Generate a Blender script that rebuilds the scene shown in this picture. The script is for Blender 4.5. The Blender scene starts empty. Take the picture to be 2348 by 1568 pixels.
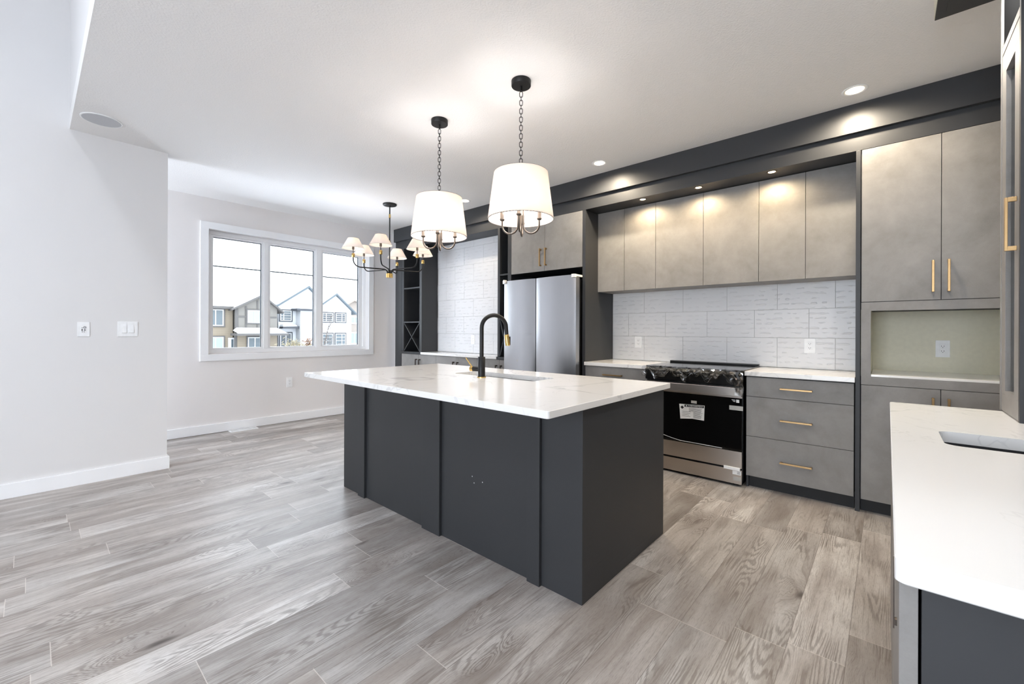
import bpy, bmesh, math, random
from mathutils import Vector, Matrix
random.seed(7)
PI = math.pi
scene = bpy.context.scene
COL = scene.collection

# ------------------------------------------------------------------ camera
F_PX, YAW, ROLL, CAM_Z, SHIFT_PX = 975.063, 0.72354, 0.00378, 1.22331, -24.975
cam_data = bpy.data.cameras.new('camera')
cam_data.sensor_width = 36.0
cam_data.lens = F_PX * 36.0 / 2348.0
cam_data.shift_y = SHIFT_PX / 2348.0
cam_data.clip_start, cam_data.clip_end = 0.02, 400
cam = bpy.data.objects.new('camera', cam_data)
COL.objects.link(cam)
fw = Vector((math.cos(YAW), math.sin(YAW), 0))
ri = Vector((math.sin(YAW), -math.cos(YAW), 0))
up = Vector((0, 0, 1))
r2 = math.cos(ROLL) * ri + math.sin(ROLL) * up
u2 = -math.sin(ROLL) * ri + math.cos(ROLL) * up
m = Matrix((r2, u2, -fw)).transposed().to_4x4()
m.translation = (0, 0, CAM_Z)
cam.matrix_world = m
scene.camera = cam

# ------------------------------------------------------------------ world: bright overcast winter sky
world = bpy.data.worlds.new('world'); scene.world = world
world.use_nodes = True
bg = world.node_tree.nodes['Background']
bg.inputs[0].default_value = (0.93, 0.965, 1.0, 1)
bg.inputs[1].default_value = 1.38

# ------------------------------------------------------------------ exposure
vs = scene.view_settings
vs.view_transform = 'Standard'; vs.look = 'None'; vs.gamma = 1.0; vs.use_curve_mapping = False
vs.exposure = 1.82
vs.use_white_balance = True; vs.white_balance_temperature = 6150
cy = scene.cycles
cy.use_denoising = True
cy.use_adaptive_sampling = True; cy.adaptive_threshold = 0.025
cy.max_bounces = 9; cy.diffuse_bounces = 6; cy.glossy_bounces = 4; cy.transmission_bounces = 6; cy.transparent_max_bounces = 12
cy.sample_clamp_indirect = 6.0
cy.caustics_reflective = False; cy.caustics_refractive = False

# ------------------------------------------------------------------ added daylight lamps: unseen patio opening, side door, outside the dining window
def area(name, loc, rot, sx, sy, power, color):
    l = bpy.data.lights.new(name, 'AREA'); l.shape = 'RECTANGLE'
    l.size, l.size_y, l.energy, l.color = sx, sy, power, color
    o = bpy.data.objects.new(name, l); COL.objects.link(o)
    o.location = loc; o.rotation_euler = rot
    return o
DAY = (0.85, 0.925, 1.0)
area('added_patio_daylight', (-4.42, 0.6, 1.35), (0, -PI/2, 0), 2.3, 1.8, 34, DAY)  # fill lamp at invented patio doors behind the camera
area('added_side_daylight', (-2.42, 5.45, 1.1), (0, -PI/2, 0), 2.1, 0.9, 28, DAY)  # fill lamp at an invented door, hidden behind the left wall
def aim(name, loc, target, sx, sy, power, color):
    o = area(name, loc, (0, 0, 0), sx, sy, power, color)
    o.rotation_euler = (Vector(target)-Vector(loc)).to_track_quat('-Z', 'Y').to_euler(); return o
aim('added_snow_fill', (2.4, 7.6, -0.3), (2.4, 6.0, 1.6), 4.5, 1.4, 34, DAY)  # added lamp outside below the sill, brightens the dining ceiling
aim('added_sky_fill', (2.4, 8.4, 4.6), (2.4, 6.0, 1.7), 6.0, 2.4, 80, DAY)  # added lamp outside, above the view, boosts light through the dining window
l = bpy.data.lights.new('dining_sky_portal', 'AREA'); l.shape = 'RECTANGLE'; l.size = 2.06; l.size_y = 1.49
l.cycles.is_portal = True
o = bpy.data.objects.new('dining_sky_portal', l); COL.objects.link(o); o.location = (2.41, 6.19, 1.68); o.rotation_euler = (-PI/2, 0, 0)

# ------------------------------------------------------------------ node helpers and materials
def srgb(r, g, b):
    f = lambda c: (c/255/12.92 if c/255 <= 0.04045 else ((c/255+0.055)/1.055)**2.4)
    return (f(r), f(g), f(b), 1)

class NT:
    def __init__(s, name):
        s.mat = bpy.data.materials.new(name); s.mat.use_nodes = True
        s.t = s.mat.node_tree; s.t.nodes.clear()
        s.out = s.n('ShaderNodeOutputMaterial')
    def n(s, typ, **kw):
        n = s.t.nodes.new(typ)
        for k, v in kw.items(): setattr(n, k, v)
        return n
    def l(s, a, b): s.t.links.new(a, b)
    def put(s, sock, v):
        if isinstance(v, bpy.types.NodeSocket): s.l(v, sock)
        elif v is not None: sock.default_value = v
    def m(s, op, a, b=None, c=None, clamp=False):
        n = s.n('ShaderNodeMath', operation=op, use_clamp=clamp)
        for i, v in enumerate((a, b, c)): s.put(n.inputs[i], v) if v is not None else None
        return n.outputs[0]
    def obj(s): return s.n('ShaderNodeTexCoord').outputs['Object']
    def pos(s): return s.n('ShaderNodeNewGeometry').outputs['Position']
    def sep(s, v):
        n = s.n('ShaderNodeSeparateXYZ'); s.l(v, n.inputs[0]); return n.outputs
    def comb(s, x, y, z):
        n = s.n('ShaderNodeCombineXYZ')
        for i, v in enumerate((x, y, z)): s.put(n.inputs[i], v)
        return n.outputs[0]
    def scale(s, v, sc, loc=(0, 0, 0), rot=(0, 0, 0)):
        n = s.n('ShaderNodeMapping'); s.l(v, n.inputs[0]); n.inputs['Scale'].default_value = sc
        n.inputs['Location'].default_value = loc; n.inputs['Rotation'].default_value = rot
        return n.outputs[0]
    def noise(s, v, scale, detail=3, rough=0.5, dist=0.0, out='Fac'):
        n = s.n('ShaderNodeTexNoise'); s.l(v, n.inputs['Vector'])
        n.inputs['Scale'].default_value = scale; n.inputs['Detail'].default_value = detail
        n.inputs['Roughness'].default_value = rough; n.inputs['Distortion'].default_value = dist
        return n.outputs[out]
    def white(s, v, dim='2D'):
        n = s.n('ShaderNodeTexWhiteNoise', noise_dimensions=dim); s.l(v, n.inputs['Vector']); return n.outputs
    def ramp(s, fac, stops, interp='LINEAR'):
        n = s.n('ShaderNodeValToRGB'); n.color_ramp.interpolation = interp; s.l(fac, n.inputs[0])
        e = n.color_ramp.elements
        while len(e) < len(stops): e.new(0.5)
        for el, (p, c) in zip(e, stops): el.position = p; el.color = c if len(c) == 4 else (*c, 1)
        return n.outputs[0]
    def step(s, v, a, b):
        n = s.n('ShaderNodeMapRange', interpolation_type='SMOOTHSTEP'); s.l(v, n.inputs[0])
        n.inputs[1].default_value = a; n.inputs[2].default_value = b; return n.outputs[0]
    def mix(s, fac, a, b, mode='MIX'):
        n = s.n('ShaderNodeMix', data_type='RGBA', blend_type=mode); s.put(n.inputs[0], fac)
        s.put(n.inputs[6], a); s.put(n.inputs[7], b); return n.outputs[2]
    def bump(s, h, strength=0.3, dist=0.01):
        n = s.n('ShaderNodeBump'); s.l(h, n.inputs['Height']); n.inputs['Strength'].default_value = strength
        n.inputs['Distance'].default_value = dist; return n.outputs[0]
    def bsdf(s, color, rough=0.5, metal=0.0, normal=None, **kw):
        b = s.n('ShaderNodeBsdfPrincipled'); s.put(b.inputs['Base Color'], color); s.put(b.inputs['Roughness'], rough)
        b.inputs['Metallic'].default_value = metal
        if normal: s.l(normal, b.inputs['Normal'])
        for k, v in kw.items(): s.put(b.inputs[k.replace('_', ' ')], v)
        s.l(b.outputs[0], s.out.inputs[0]); return b

M = {}
def plain(name, rgb, rough=0.5, metal=0.0, vary=0.06, scale=40, **kw):
    t = NT(name)
    v = t.noise(t.obj(), scale, 2)
    a = srgb(*rgb)
    lo = tuple(c*(1-vary) for c in a[:3])+(1,); hi = tuple(min(1, c*(1+vary)) for c in a[:3])+(1,)
    t.bsdf(t.mix(v, lo, hi), rough, metal, **kw)
    M[name] = t.mat
    return t.mat

def paint(name, rgb, scale, strength, rough=0.6):
    t = NT(name); p = t.pos()
    h = t.noise(p, scale, 3, 0.6)
    t.bsdf(srgb(*rgb), rough, 0, t.bump(h, strength, 0.004), Specular_IOR_Level=0.25)
    M[name] = t.mat
paint('wall_paint', (227, 226, 226), 180, 0.05)
paint('wall_paint_warm', (236, 233, 232), 180, 0.05)
paint('ceiling_paint', (240, 239, 238), 95, 0.55, 0.8)
paint('trim_paint', (246, 247, 249), 60, 0.02, 0.35)

# grey oak plank floor
def floor_mat():
    t = NT('oak_planks'); p = t.pos(); x, y, z = t.sep(p)
    W, L = 0.18, 1.22
    ry = t.m('DIVIDE', t.m('ADD', y, 20-0.673+0.18*0), W)
    row = t.m('FLOOR', ry); fy = t.m('FRACT', ry)
    ro = t.white(t.comb(row, 3.7, 0))[0]
    rx = t.m('ADD', t.m('DIVIDE', t.m('ADD', x, 20), L), t.m('MULTIPLY', ro, 5.0))
    colm = t.m('FLOOR', rx); fx = t.m('FRACT', rx)
    idn = t.white(t.comb(row, colm, 0))
    rnd = idn[0]; rs = t.sep(idn[1])
    # knots: cells stretched along the plank
    kv = t.n('ShaderNodeTexVoronoi'); kv.inputs['Scale'].default_value = 1.0
    kc = t.comb(t.m('ADD', t.m('MULTIPLY', x, 1.7), t.m('MULTIPLY', rnd, 31)), t.m('ADD', t.m('MULTIPLY', y, 4.6), t.m('MULTIPLY', rs[0], 17)), 0)
    wob = t.n('ShaderNodeVectorMath', operation='ADD'); t.l(kc, wob.inputs[0])
    wn = t.n('ShaderNodeVectorMath', operation='SCALE'); wn.inputs['Scale'].default_value = 0.22
    t.l(t.noise(t.scale(p, (4, 14, 1)), 1.0, 2, out='Color'), wn.inputs[0]); t.l(wn.outputs[0], wob.inputs[1])
    t.l(wob.outputs[0], kv.inputs['Vector'])
    d = kv.outputs['Distance']
    keep = t.m('GREATER_THAN', t.sep(kv.outputs['Color'])[0], 0.40)
    knot = t.m('MULTIPLY', t.m('SUBTRACT', 1.0, t.step(d, 0.015, 0.13)), keep)
    halo = t.m('MULTIPLY', t.m('SUBTRACT', 1.0, t.step(d, 0.05, 0.50)), keep)
    # fine grain bending round the knots
    off = t.m('MULTIPLY', halo, 0.55)
    gx = t.m('ADD', t.m('MULTIPLY', x, 1.5), t.m('MULTIPLY', rnd, 57))
    gy = t.m('ADD', t.m('MULTIPLY', y, 9.0), t.m('ADD', off, t.m('MULTIPLY', rs[1], 23)))
    big = t.noise(t.comb(t.m('MULTIPLY', gx, 0.5), t.m('MULTIPLY', gy, 0.6), 0), 1.6, 3, 0.55, 0.4)
    g1 = t.noise(t.comb(t.m('MULTIPLY', gx, 0.9), t.m('MULTIPLY', gy, 4.0), 0), 3.0, 4, 0.62, 0.7)
    big2 = t.noise(t.comb(t.m('MULTIPLY', gx, 0.34), t.m('MULTIPLY', gy, 0.60), 4), 1.6, 0.6, 0.4)
    rings = t.m('ABSOLUTE', t.m('SINE', t.m('MULTIPLY', t.m('ADD', big2, t.m('ADD', t.m('MULTIPLY', halo, 0.30), t.m('MULTIPLY', g1, 0.05))), 92)))
    rmask = t.step(t.noise(t.comb(t.m('MULTIPLY', gx, 0.8), t.m('MULTIPLY', gy, 0.25), 2), 2.2, 2), 0.44, 0.60)
    fine = t.noise(t.comb(t.m('MULTIPLY', gx, 7), t.m('MULTIPLY', gy, 24), 0), 2.0, 3, 0.65)
    pore = t.step(t.noise(t.comb(t.m('MULTIPLY', gx, 11), t.m('MULTIPLY', gy, 46), 5), 2.0, 2, 0.6), 0.56, 0.66)
    patch = t.step(t.noise(t.comb(t.m('MULTIPLY', gx, 0.9), t.m('MULTIPLY', gy, 0.45), 9), 1.6, 3, 0.6), 0.50, 0.68)
    base = t.ramp(rnd, [(0.0, srgb(174, 170, 166)), (0.35, srgb(202, 199, 195)), (0.7, srgb(191, 185, 179)), (1.0, srgb(224, 221, 217))])
    c = t.mix(t.step(big, 0.33, 0.72), t.mix(1.0, base, srgb(208, 203, 200), 'MULTIPLY'), base)
    c = t.mix(t.m('MULTIPLY', patch, 0.42), c, srgb(124, 114, 107))
    c = t.mix(t.m('MULTIPLY', t.step(g1, 0.50, 0.74), 0.60), c, srgb(118, 106, 98))
    c = t.mix(t.m('MULTIPLY', t.m('MULTIPLY', t.step(rings, 0.62, 0.98), rmask), 0.50), c, srgb(98, 87, 80))
    c = t.mix(t.m('MULTIPLY', t.step(fine, 0.50, 0.70), 0.38), c, srgb(116, 105, 98))
    c = t.mix(t.m('MULTIPLY', pore, 0.42), c, srgb(92, 82, 76))
    c = t.mix(t.m('MULTIPLY', halo, 0.38), c, srgb(110, 96, 87))
    c = t.mix(t.m('MULTIPLY', knot, 0.85), c, srgb(58, 48, 43))
    # seams
    sy = t.m('LESS_THAN', t.m('ABSOLUTE', t.m('SUBTRACT', fy, 0.5)), 0.4935)
    sx = t.m('LESS_THAN', t.m('ABSOLUTE', t.m('SUBTRACT', fx, 0.5)), 0.4988)
    seam = t.m('SUBTRACT', 1.0, t.m('MULTIPLY', sy, sx))
    sc = t.mix(sx, srgb(214, 207, 200), srgb(104, 95, 89))
    c = t.mix(t.m('MULTIPLY', seam, 0.65), c, sc)
    h = t.m('SUBTRACT', t.m('MULTIPLY', fine, 0.25), seam)
    rough = t.m('ADD', 0.30, t.m('MULTIPLY', fine, 0.16))
    t.bsdf(c, rough, 0, t.bump(h, 0.12, 0.002), Specular_IOR_Level=0.55)
    M['floor'] = t.mat
floor_mat()

# concrete-look laminate
def concrete(name, a, b, c_):
    t = NT(name); p = t.pos()
    n1 = t.noise(p, 2.6, 5, 0.62, 0.6); n2 = t.noise(p, 13, 4, 0.65); n3 = t.noise(p, 240, 2, 0.6)
    f = t.m('ADD', t.m('MULTIPLY', n1, 0.62), t.m('ADD', t.m('MULTIPLY', n2, 0.28), t.m('MULTIPLY', n3, 0.10)))
    c = t.ramp(f, [(0.34, srgb(*a)), (0.50, srgb(*b)), (0.66, srgb(*c_))])
    t.bsdf(c, 0.48, 0, t.bump(n3, 0.06, 0.002), Specular_IOR_Level=0.35)
    M[name] = t.mat
concrete('concrete_laminate', (128, 125, 122), (142, 139, 136), (154, 151, 148))
plain('charcoal', (55, 56, 58), 0.48, vary=0.05, scale=3, Specular_IOR_Level=0.4)
plain('charcoal_inner', (40, 40, 42), 0.6, vary=0.05, scale=3)
plain('recess_black', (20, 20, 21), 0.95, Specular_IOR_Level=0.05)
plain('toe_kick', (30, 30, 31), 0.6)
plain('matte_black', (26, 25, 25), 0.42, 0.3)
plain('gunmetal', (92, 84, 78), 0.32, 0.9)
plain('brass', (182, 150, 106), 0.34, 1.0, vary=0.1, scale=60)
plain('bright_brass', (210, 176, 108), 0.24, 1.0)
plain('plastic_white', (246, 247, 248), 0.35)
plain('plastic_slot', (60, 60, 62), 0.5)
plain('speaker_grey', (196, 198, 202), 0.6, scale=700, vary=0.12)
plain('black_glass', (9, 9, 10), 0.06, Specular_IOR_Level=0.6)
plain('black_enamel', (14, 14, 15), 0.3)
plain('cooktop_glass', (22, 22, 24), 0.08, Specular_IOR_Level=0.7)
plain('label_white', (238, 238, 236), 0.55)
plain('label_ink', (30, 30, 32), 0.6)
plain('tape_grey', (176, 174, 168), 0.45)
plain('foam_white', (240, 240, 240), 0.7)
plain('niche_paint', (232, 228, 208), 0.6)
plain('fridge_side', (58, 58, 60), 0.4, 0.4)

def stainless(name, rgb, rough, sc):
    t = NT(name); p = t.pos()
    n = t.noise(t.scale(p, sc), 1.0, 3, 0.6)
    r = t.m('ADD', rough-0.02, t.m('MULTIPLY', n, 0.04))
    a = srgb(*rgb)
    c = t.mix(n, tuple(v*0.97 for v in a[:3])+(1,), tuple(min(1, v*1.03) for v in a[:3])+(1,))
    t.bsdf(c, r, 1.0)
    M[name] = t.mat
stainless('stainless_fridge', (176, 177, 180), 0.30, (120, 120, 0.6))
stainless('stainless_range', (186, 178, 170), 0.33, (300, 2, 300))
stainless('stainless_sink', (140, 136, 130), 0.28, (40, 40, 40))

def quartz():
    t = NT('quartz'); p = t.pos()
    w = t.noise(t.scale(p, (1.1, 1.1, 1.1)), 1.3, 4, 0.55, 0.9)
    w2 = t.noise(t.scale(p, (1, 1, 1), (4.2, 1.7, 0)), 2.3, 4, 0.6, 1.2)
    v1 = t.m('SUBTRACT', 1.0, t.step(t.m('ABSOLUTE', t.m('SUBTRACT', w, 0.52)), 0.0, 0.016))
    v2 = t.m('SUBTRACT', 1.0, t.step(t.m('ABSOLUTE', t.m('SUBTRACT', w2, 0.5)), 0.0, 0.010))
    fade = t.step(t.noise(p, 1.7, 2), 0.38, 0.58)
    f = t.m('ADD', t.m('MULTIPLY', t.m('MULTIPLY', v1, fade), 0.46), t.m('MULTIPLY', t.m('MULTIPLY', v2, fade), 0.24))
    c = t.mix(f, srgb(243, 242, 240), srgb(176, 175, 174))
    t.bsdf(c, 0.14, 0, None, Specular_IOR_Level=0.5)
    M['quartz'] = t.mat
quartz()

def tile():
    t = NT('wall_tile'); p = t.pos(); x, y, z = t.sep(p)
    n = t.noise(t.comb(0, t.m('MULTIPLY', y, 9), t.m('MULTIPLY', z, 20)), 1.0, 1, 0.4)
    wv = t.m('SINE', t.m('ADD', t.m('MULTIPLY', z, 150), t.m('MULTIPLY', n, 3.0)))
    am = t.step(t.noise(t.comb(3, t.m('MULTIPLY', y, 16), t.m('MULTIPLY', z, 26)), 1.0, 1), 0.48, 0.62)
    h = t.m('MULTIPLY', t.step(wv, 0.3, 1.0), am)
    t.bsdf(srgb(224, 225, 227), 0.36, 0, t.bump(h, 0.5, 0.006), Specular_IOR_Level=0.45)
    M['tile'] = t.mat
tile()
plain('grout', (176, 176, 176), 0.8)

def shade_mat(name, trans, rgb):
    t = NT(name); v = t.noise(t.scale(t.obj(), (400, 400, 500)), 1.0, 1)
    c = t.mix(v, srgb(*[int(k*0.97) for k in rgb]), srgb(*rgb))
    d = t.n('ShaderNodeBsdfDiffuse'); tr = t.n('ShaderNodeBsdfTranslucent')
    t.l(c, d.inputs[0]); t.put(tr.inputs[0], srgb(255, 244, 236))
    mx = t.n('ShaderNodeMixShader'); mx.inputs[0].default_value = trans
    t.l(d.outputs[0], mx.inputs[1]); t.l(tr.outputs[0], mx.inputs[2]); t.l(mx.outputs[0], t.out.inputs[0])
    M[name] = t.mat
shade_mat('linen_shade', 0.40, (248, 246, 243))

def emit(name, rgb, s):
    t = NT(name); e = t.n('ShaderNodeEmission'); e.inputs[0].default_value = srgb(*rgb); e.inputs[1].default_value = s
    t.l(e.outputs[0], t.out.inputs[0]); M[name] = t.mat
emit('lamp_glow', (255, 226, 180), 4.0)
emit('bulb_glow', (255, 232, 200), 7.0)

def glass(name, tint, refl, rough=0.0):
    t = NT(name)
    tr = t.n('ShaderNodeBsdfTransparent'); tr.inputs[0].default_value = tint
    g = t.n('ShaderNodeBsdfGlossy'); g.inputs['Roughness'].default_value = rough; g.inputs[0].default_value = (1, 1, 1, 1)
    fr = t.n('ShaderNodeFresnel'); fr.inputs[0].default_value = refl
    mx = t.n('ShaderNodeMixShader'); t.l(fr.outputs[0], mx.inputs[0]); t.l(tr.outputs[0], mx.inputs[1]); t.l(g.outputs[0], mx.inputs[2])
    t.l(mx.outputs[0], t.out.inputs[0]); M[name] = t.mat
glass('window_glass', (0.985, 0.99, 0.99, 1), 1.25)
glass('film', (0.80, 0.82, 0.84, 1), 2.1, 0.08)
glass('cabinet_glass', (0.80, 0.82, 0.80, 1), 1.5)

plain('snow', (240, 243, 247), 0.8, vary=0.02, scale=2)
def siding(name, rgb, pitch=0.16):
    t = NT(name); x, y, z = t.sep(t.pos())
    f = t.m('FRACT', t.m('DIVIDE', z, pitch))
    a = srgb(*rgb)
    c = t.mix(t.m('LESS_THAN', f, 0.12), a, tuple(v*0.86 for v in a[:3])+(1,))
    t.bsdf(c, 0.7); M[name] = t.mat
siding('siding_tan', (124, 114, 98)); siding('siding_white', (184, 186, 188)); siding('siding_beige', (140, 131, 122))
plain('panel_taupe', (108, 105, 99), 0.7); plain('board_taupe', (82, 80, 78), 0.7)
plain('board_dark', (58, 61, 66), 0.6); plain('smooth_white', (202, 204, 206), 0.7)
plain('soffit_grey', (82, 92, 98), 0.6); plain('house_glass', (82, 92, 97), 0.25); plain('house_glass_dark', (66, 72, 76), 0.2)
plain('blind_pale', (134, 146, 150), 0.5)
plain('frame_white', (186, 187, 188), 0.5)
plain('muntin_grey', (96, 110, 118), 0.5)
plain('bark', (86, 78, 72), 0.8); plain('dry_leaf', (112, 82, 58), 0.8, vary=0.3, scale=6); plain('dry_leaf_pale', (130, 122, 98), 0.8, vary=0.2, scale=6)
plain('gasket_dark', (52, 62, 68), 0.5)

# ------------------------------------------------------------------ mesh helpers
class MB:
    def __init__(s): s.bm = bmesh.new()
    def box(s, x0, x1, y0, y1, z0, z1, b=0.0):
        t = bmesh.new()
        vs_ = [t.verts.new((x, y, z)) for x in (min(x0, x1), max(x0, x1)) for y in (min(y0, y1), max(y0, y1)) for z in (min(z0, z1), max(z0, z1))]
        for f in ((0, 1, 3, 2), (4, 6, 7, 5), (0, 4, 5, 1), (2, 3, 7, 6), (0, 2, 6, 4), (1, 5, 7, 3)):
            t.faces.new([vs_[i] for i in f])
        if b > 0: bmesh.ops.bevel(t, geom=t.edges[:], offset=b, segments=2, affect='EDGES', profile=0.6)
        s._add(t); return s
    def _add(s, t):
        me = bpy.data.meshes.new('tmp'); t.to_mesh(me); t.free(); s.bm.from_mesh(me); bpy.data.meshes.remove(me)
    def obox(s, c, ux, uy, uz, hx, hy, hz):                         # oriented box
        c, ux, uy, uz = Vector(c), Vector(ux).normalized(), Vector(uy).normalized(), Vector(uz).normalized()
        v = [s.bm.verts.new(c + ux*hx*a + uy*hy*b + uz*hz*d) for a in (-1, 1) for b in (-1, 1) for d in (-1, 1)]
        fs = [s.bm.faces.new([v[i] for i in f]) for f in ((0, 1, 3, 2), (4, 6, 7, 5), (0, 4, 5, 1), (2, 3, 7, 6), (0, 2, 6, 4), (1, 5, 7, 3))]
        bmesh.ops.recalc_face_normals(s.bm, faces=fs); return s
    def tube(s, pts, r, n=10, closed=False):
        pts = [Vector(p) for p in pts]; N = len(pts)
        rr = r if isinstance(r, (list, tuple)) else [r]*N
        rings = []; prev = None
        for i in range(N):
            a = pts[(i-1) % N] if (closed or i > 0) else pts[i]
            b = pts[(i+1) % N] if (closed or i < N-1) else pts[i]
            tg = (b-a).normalized()
            if prev is None:
                prev = Vector((0, 0, 1)) if abs(tg.z) < 0.9 else Vector((1, 0, 0))
            nx = prev - tg*prev.dot(tg)
            nx = nx.normalized() if nx.length > 1e-6 else tg.orthogonal().normalized()
            prev = nx; ny = tg.cross(nx)
            rings.append([s.bm.verts.new(pts[i] + rr[i]*(math.cos(2*PI*k/n)*nx + math.sin(2*PI*k/n)*ny)) for k in range(n)])
        for i in range(N if closed else N-1):
            A, B = rings[i], rings[(i+1) % N]
            for k in range(n):
                f = s.bm.faces.new((A[k], A[(k+1) % n], B[(k+1) % n], B[k])); f.smooth = True
        if not closed:
            s.bm.faces.new(list(reversed(rings[0]))); s.bm.faces.new(rings[-1])
        return s
    def cyl(s, p0, p1, r, n=24): return s.tube([p0, p1], r, n)
    def lathe(s, prof, c=(0, 0, 0), n=48, close=False):
        c = Vector(c); rings = []
        for r, z in prof:
            if r < 1e-5: rings.append([s.bm.verts.new(c + Vector((0, 0, z)))])
            else: rings.append([s.bm.verts.new(c + Vector((r*math.cos(2*PI*k/n), r*math.sin(2*PI*k/n), z))) for k in range(n)])
        m_ = len(rings); fs = []
        for i in range(m_ if close else m_-1):
            A, B = rings[i], rings[(i+1) % m_]
            for k in range(n):
                k2 = (k+1) % n
                q = [A[k % len(A)], A[k2 % len(A)], B[k2 % len(B)], B[k % len(B)]]
                q = [v for j, v in enumerate(q) if v not in q[:j]]
                if len(q) > 2:
                    f = s.bm.faces.new(q); f.smooth = True; fs.append(f)
        bmesh.ops.recalc_face_normals(s.bm, faces=fs); return s
    def prism(s, pts, ext):
        ext = Vector(ext); a = [s.bm.verts.new(p) for p in pts]; b = [s.bm.verts.new(Vector(p)+ext) for p in pts]
        n = len(a); fs = [s.bm.faces.new(a), s.bm.faces.new(list(reversed(b)))]
        for i in range(n): fs.append(s.bm.faces.new((a[i], b[i], b[(i+1) % n], a[(i+1) % n])))
        bmesh.ops.recalc_face_normals(s.bm, faces=fs); return s
    def frame(s, x0, x1, axis, lo, hi, w, b=0):                     # rectangular ring in a plane; axis 'X' -> (y,z), 'Y' -> (x,z)
        (a0, c0), (a1, c1) = lo, hi
        B = (lambda p0, p1, q0, q1: s.box(x0, x1, p0, p1, q0, q1, b)) if axis == 'X' else (lambda p0, p1, q0, q1: s.box(p0, p1, x0, x1, q0, q1, b))
        B(a0, a1, c0, c0+w); B(a0, a1, c1-w, c1); B(a0, a0+w, c0+w, c1-w); B(a1-w, a1, c0+w, c1-w); return s
    def build(s, name, mat, parent=None, base=None):
        me = bpy.data.meshes.new(name)
        if parent is not None: org = ORG[parent.name]
        else:
            if base is None:
                xs = [v.co for v in s.bm.verts]
                base = Vector(((min(v.x for v in xs)+max(v.x for v in xs))/2, (min(v.y for v in xs)+max(v.y for v in xs))/2, min(v.z for v in xs)))
            org = Vector(base)
        for v in s.bm.verts: v.co -= org
        s.bm.normal_update()
        for e in s.bm.edges:                                        # crisp caps and rims on turned shapes
            if len(e.link_faces) == 2 and e.calc_face_angle(0) > math.radians(48): e.smooth = False
        s.bm.to_mesh(me); s.bm.free()
        me.materials.append(M[mat] if isinstance(mat, str) else mat)
        o = bpy.data.objects.new(name, me); COL.objects.link(o)
        if parent is not None: o.parent = parent
        else: o.location = org
        ORG[o.name] = org
        return o
ORG = {}
def tag(o, label=None, cat=None, group=None, kind=None):
    if label: o['label'] = label
    if cat: o['category'] = cat
    if group: o['group'] = group
    if kind: o['kind'] = kind
    return o
def thing(name, loc, label, cat, group=None):
    o = bpy.data.objects.new(name, None); COL.objects.link(o); o.location = loc; o.empty_display_size = 0.1
    ORG[o.name] = Vector(loc); return tag(o, label, cat, group)
def box(name, mat, x0, x1, y0, y1, z0, z1, parent=None, b=0.0):
    return MB().box(x0, x1, y0, y1, z0, z1, b).build(name, mat, parent)
def struct(name, mat, *a, b=0.0): return tag(box(name, mat, *a, b=b), kind='structure')
def copy_tree(src, loc, label, group=None):
    r = src.copy(); COL.objects.link(r); r.location = loc; r['label'] = label
    if group: r['group'] = group
    def rec(s_, d_):
        for ch in list(s_.children):
            c = ch.copy(); COL.objects.link(c); c.parent = d_; rec(ch, c)
    rec(src, r); return r

# ------------------------------------------------------------------ room dimensions
ZC = 2.781      # kitchen ceiling
YW = 6.0        # window wall
YL = 4.771      # white wall on the left
XL = 0.80       # its free end
XCUT = 0.197    # edge of the low ceiling; beyond it the living room is open to above
XF = 3.75       # cabinet fronts
XS = 3.715      # ceiling bulkhead face
XU = 4.0        # wall cabinet fronts
XW = 4.33       # tiled back wall
YB = -0.75      # wall behind the bar
XB = -4.5       # far living-room wall
ZH = 5.4        # tall ceiling
ZT = 0.914      # counter height

# ------------------------------------------------------------------ setting
struct('floor', 'floor', XB-0.1, 4.55, YB-0.1, YW+0.1, -0.12, 0.0)
struct('ceiling', 'ceiling_paint', XCUT, 4.55, YB-0.1, YW+0.2, ZC, ZC+0.12)
struct('ceiling_tall', 'ceiling_paint', XB-0.1, XCUT+0.15, YB-0.1, YL+0.2, ZH, ZH+0.1)
struct('wall_bulkhead', 'wall_paint', XCUT, XCUT+0.14, YB-0.1, YL+0.15, ZC+0.12, ZH)
b = MB(); b.box(XB-0.1, XL, YL, YL+0.13, 0, ZC); b.box(XB-0.1, XCUT, YL, YL+0.13, ZC, ZH)
tag(b.build('wall_left', 'wall_paint'), kind='structure')
struct('ceiling_passage', 'ceiling_paint', -2.6, XCUT, YL+0.13, YW+0.2, ZC, ZC+0.12)
b = MB(); b.box(-2.6, -2.5, YL+0.13, 4.97, 0, ZC); b.box(-2.6, -2.5, 5.93, YW, 0, ZC); b.box(-2.6, -2.5, 4.97, 5.93, 2.2, ZC)
tag(b.build('wall_passage', 'wall_paint'), kind='structure')
tag(MB().frame(-2.58, -2.52, 'X', (4.97, 0.0), (5.93, 2.2), 0.06).build('door_1', 'trim_paint'), kind='structure')  # frame of the invented side door, around its daylight lamp
OX0, OX1, OZ0, OZ1 = 1.385, 3.446, 0.935, 2.417          # dining window opening
b = MB(); b.box(-2.6, OX0, YW, YW+0.17, 0, ZC); b.box(OX1, 4.55, YW, YW+0.17, 0, ZC); b.box(OX0, OX1, YW, YW+0.17, 0, OZ0); b.box(OX0, OX1, YW, YW+0.17, OZ1, ZC)
tag(b.build('wall_window', 'wall_paint_warm'), kind='structure')
struct('wall_kitchen', 'wall_paint', XW+0.012, 4.55, YB-0.1, YW, 0, ZC)
struct('wall_return', 'wall_paint_warm', 3.945, 4.34, 5.731, YW, 0, ZC)
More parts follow.
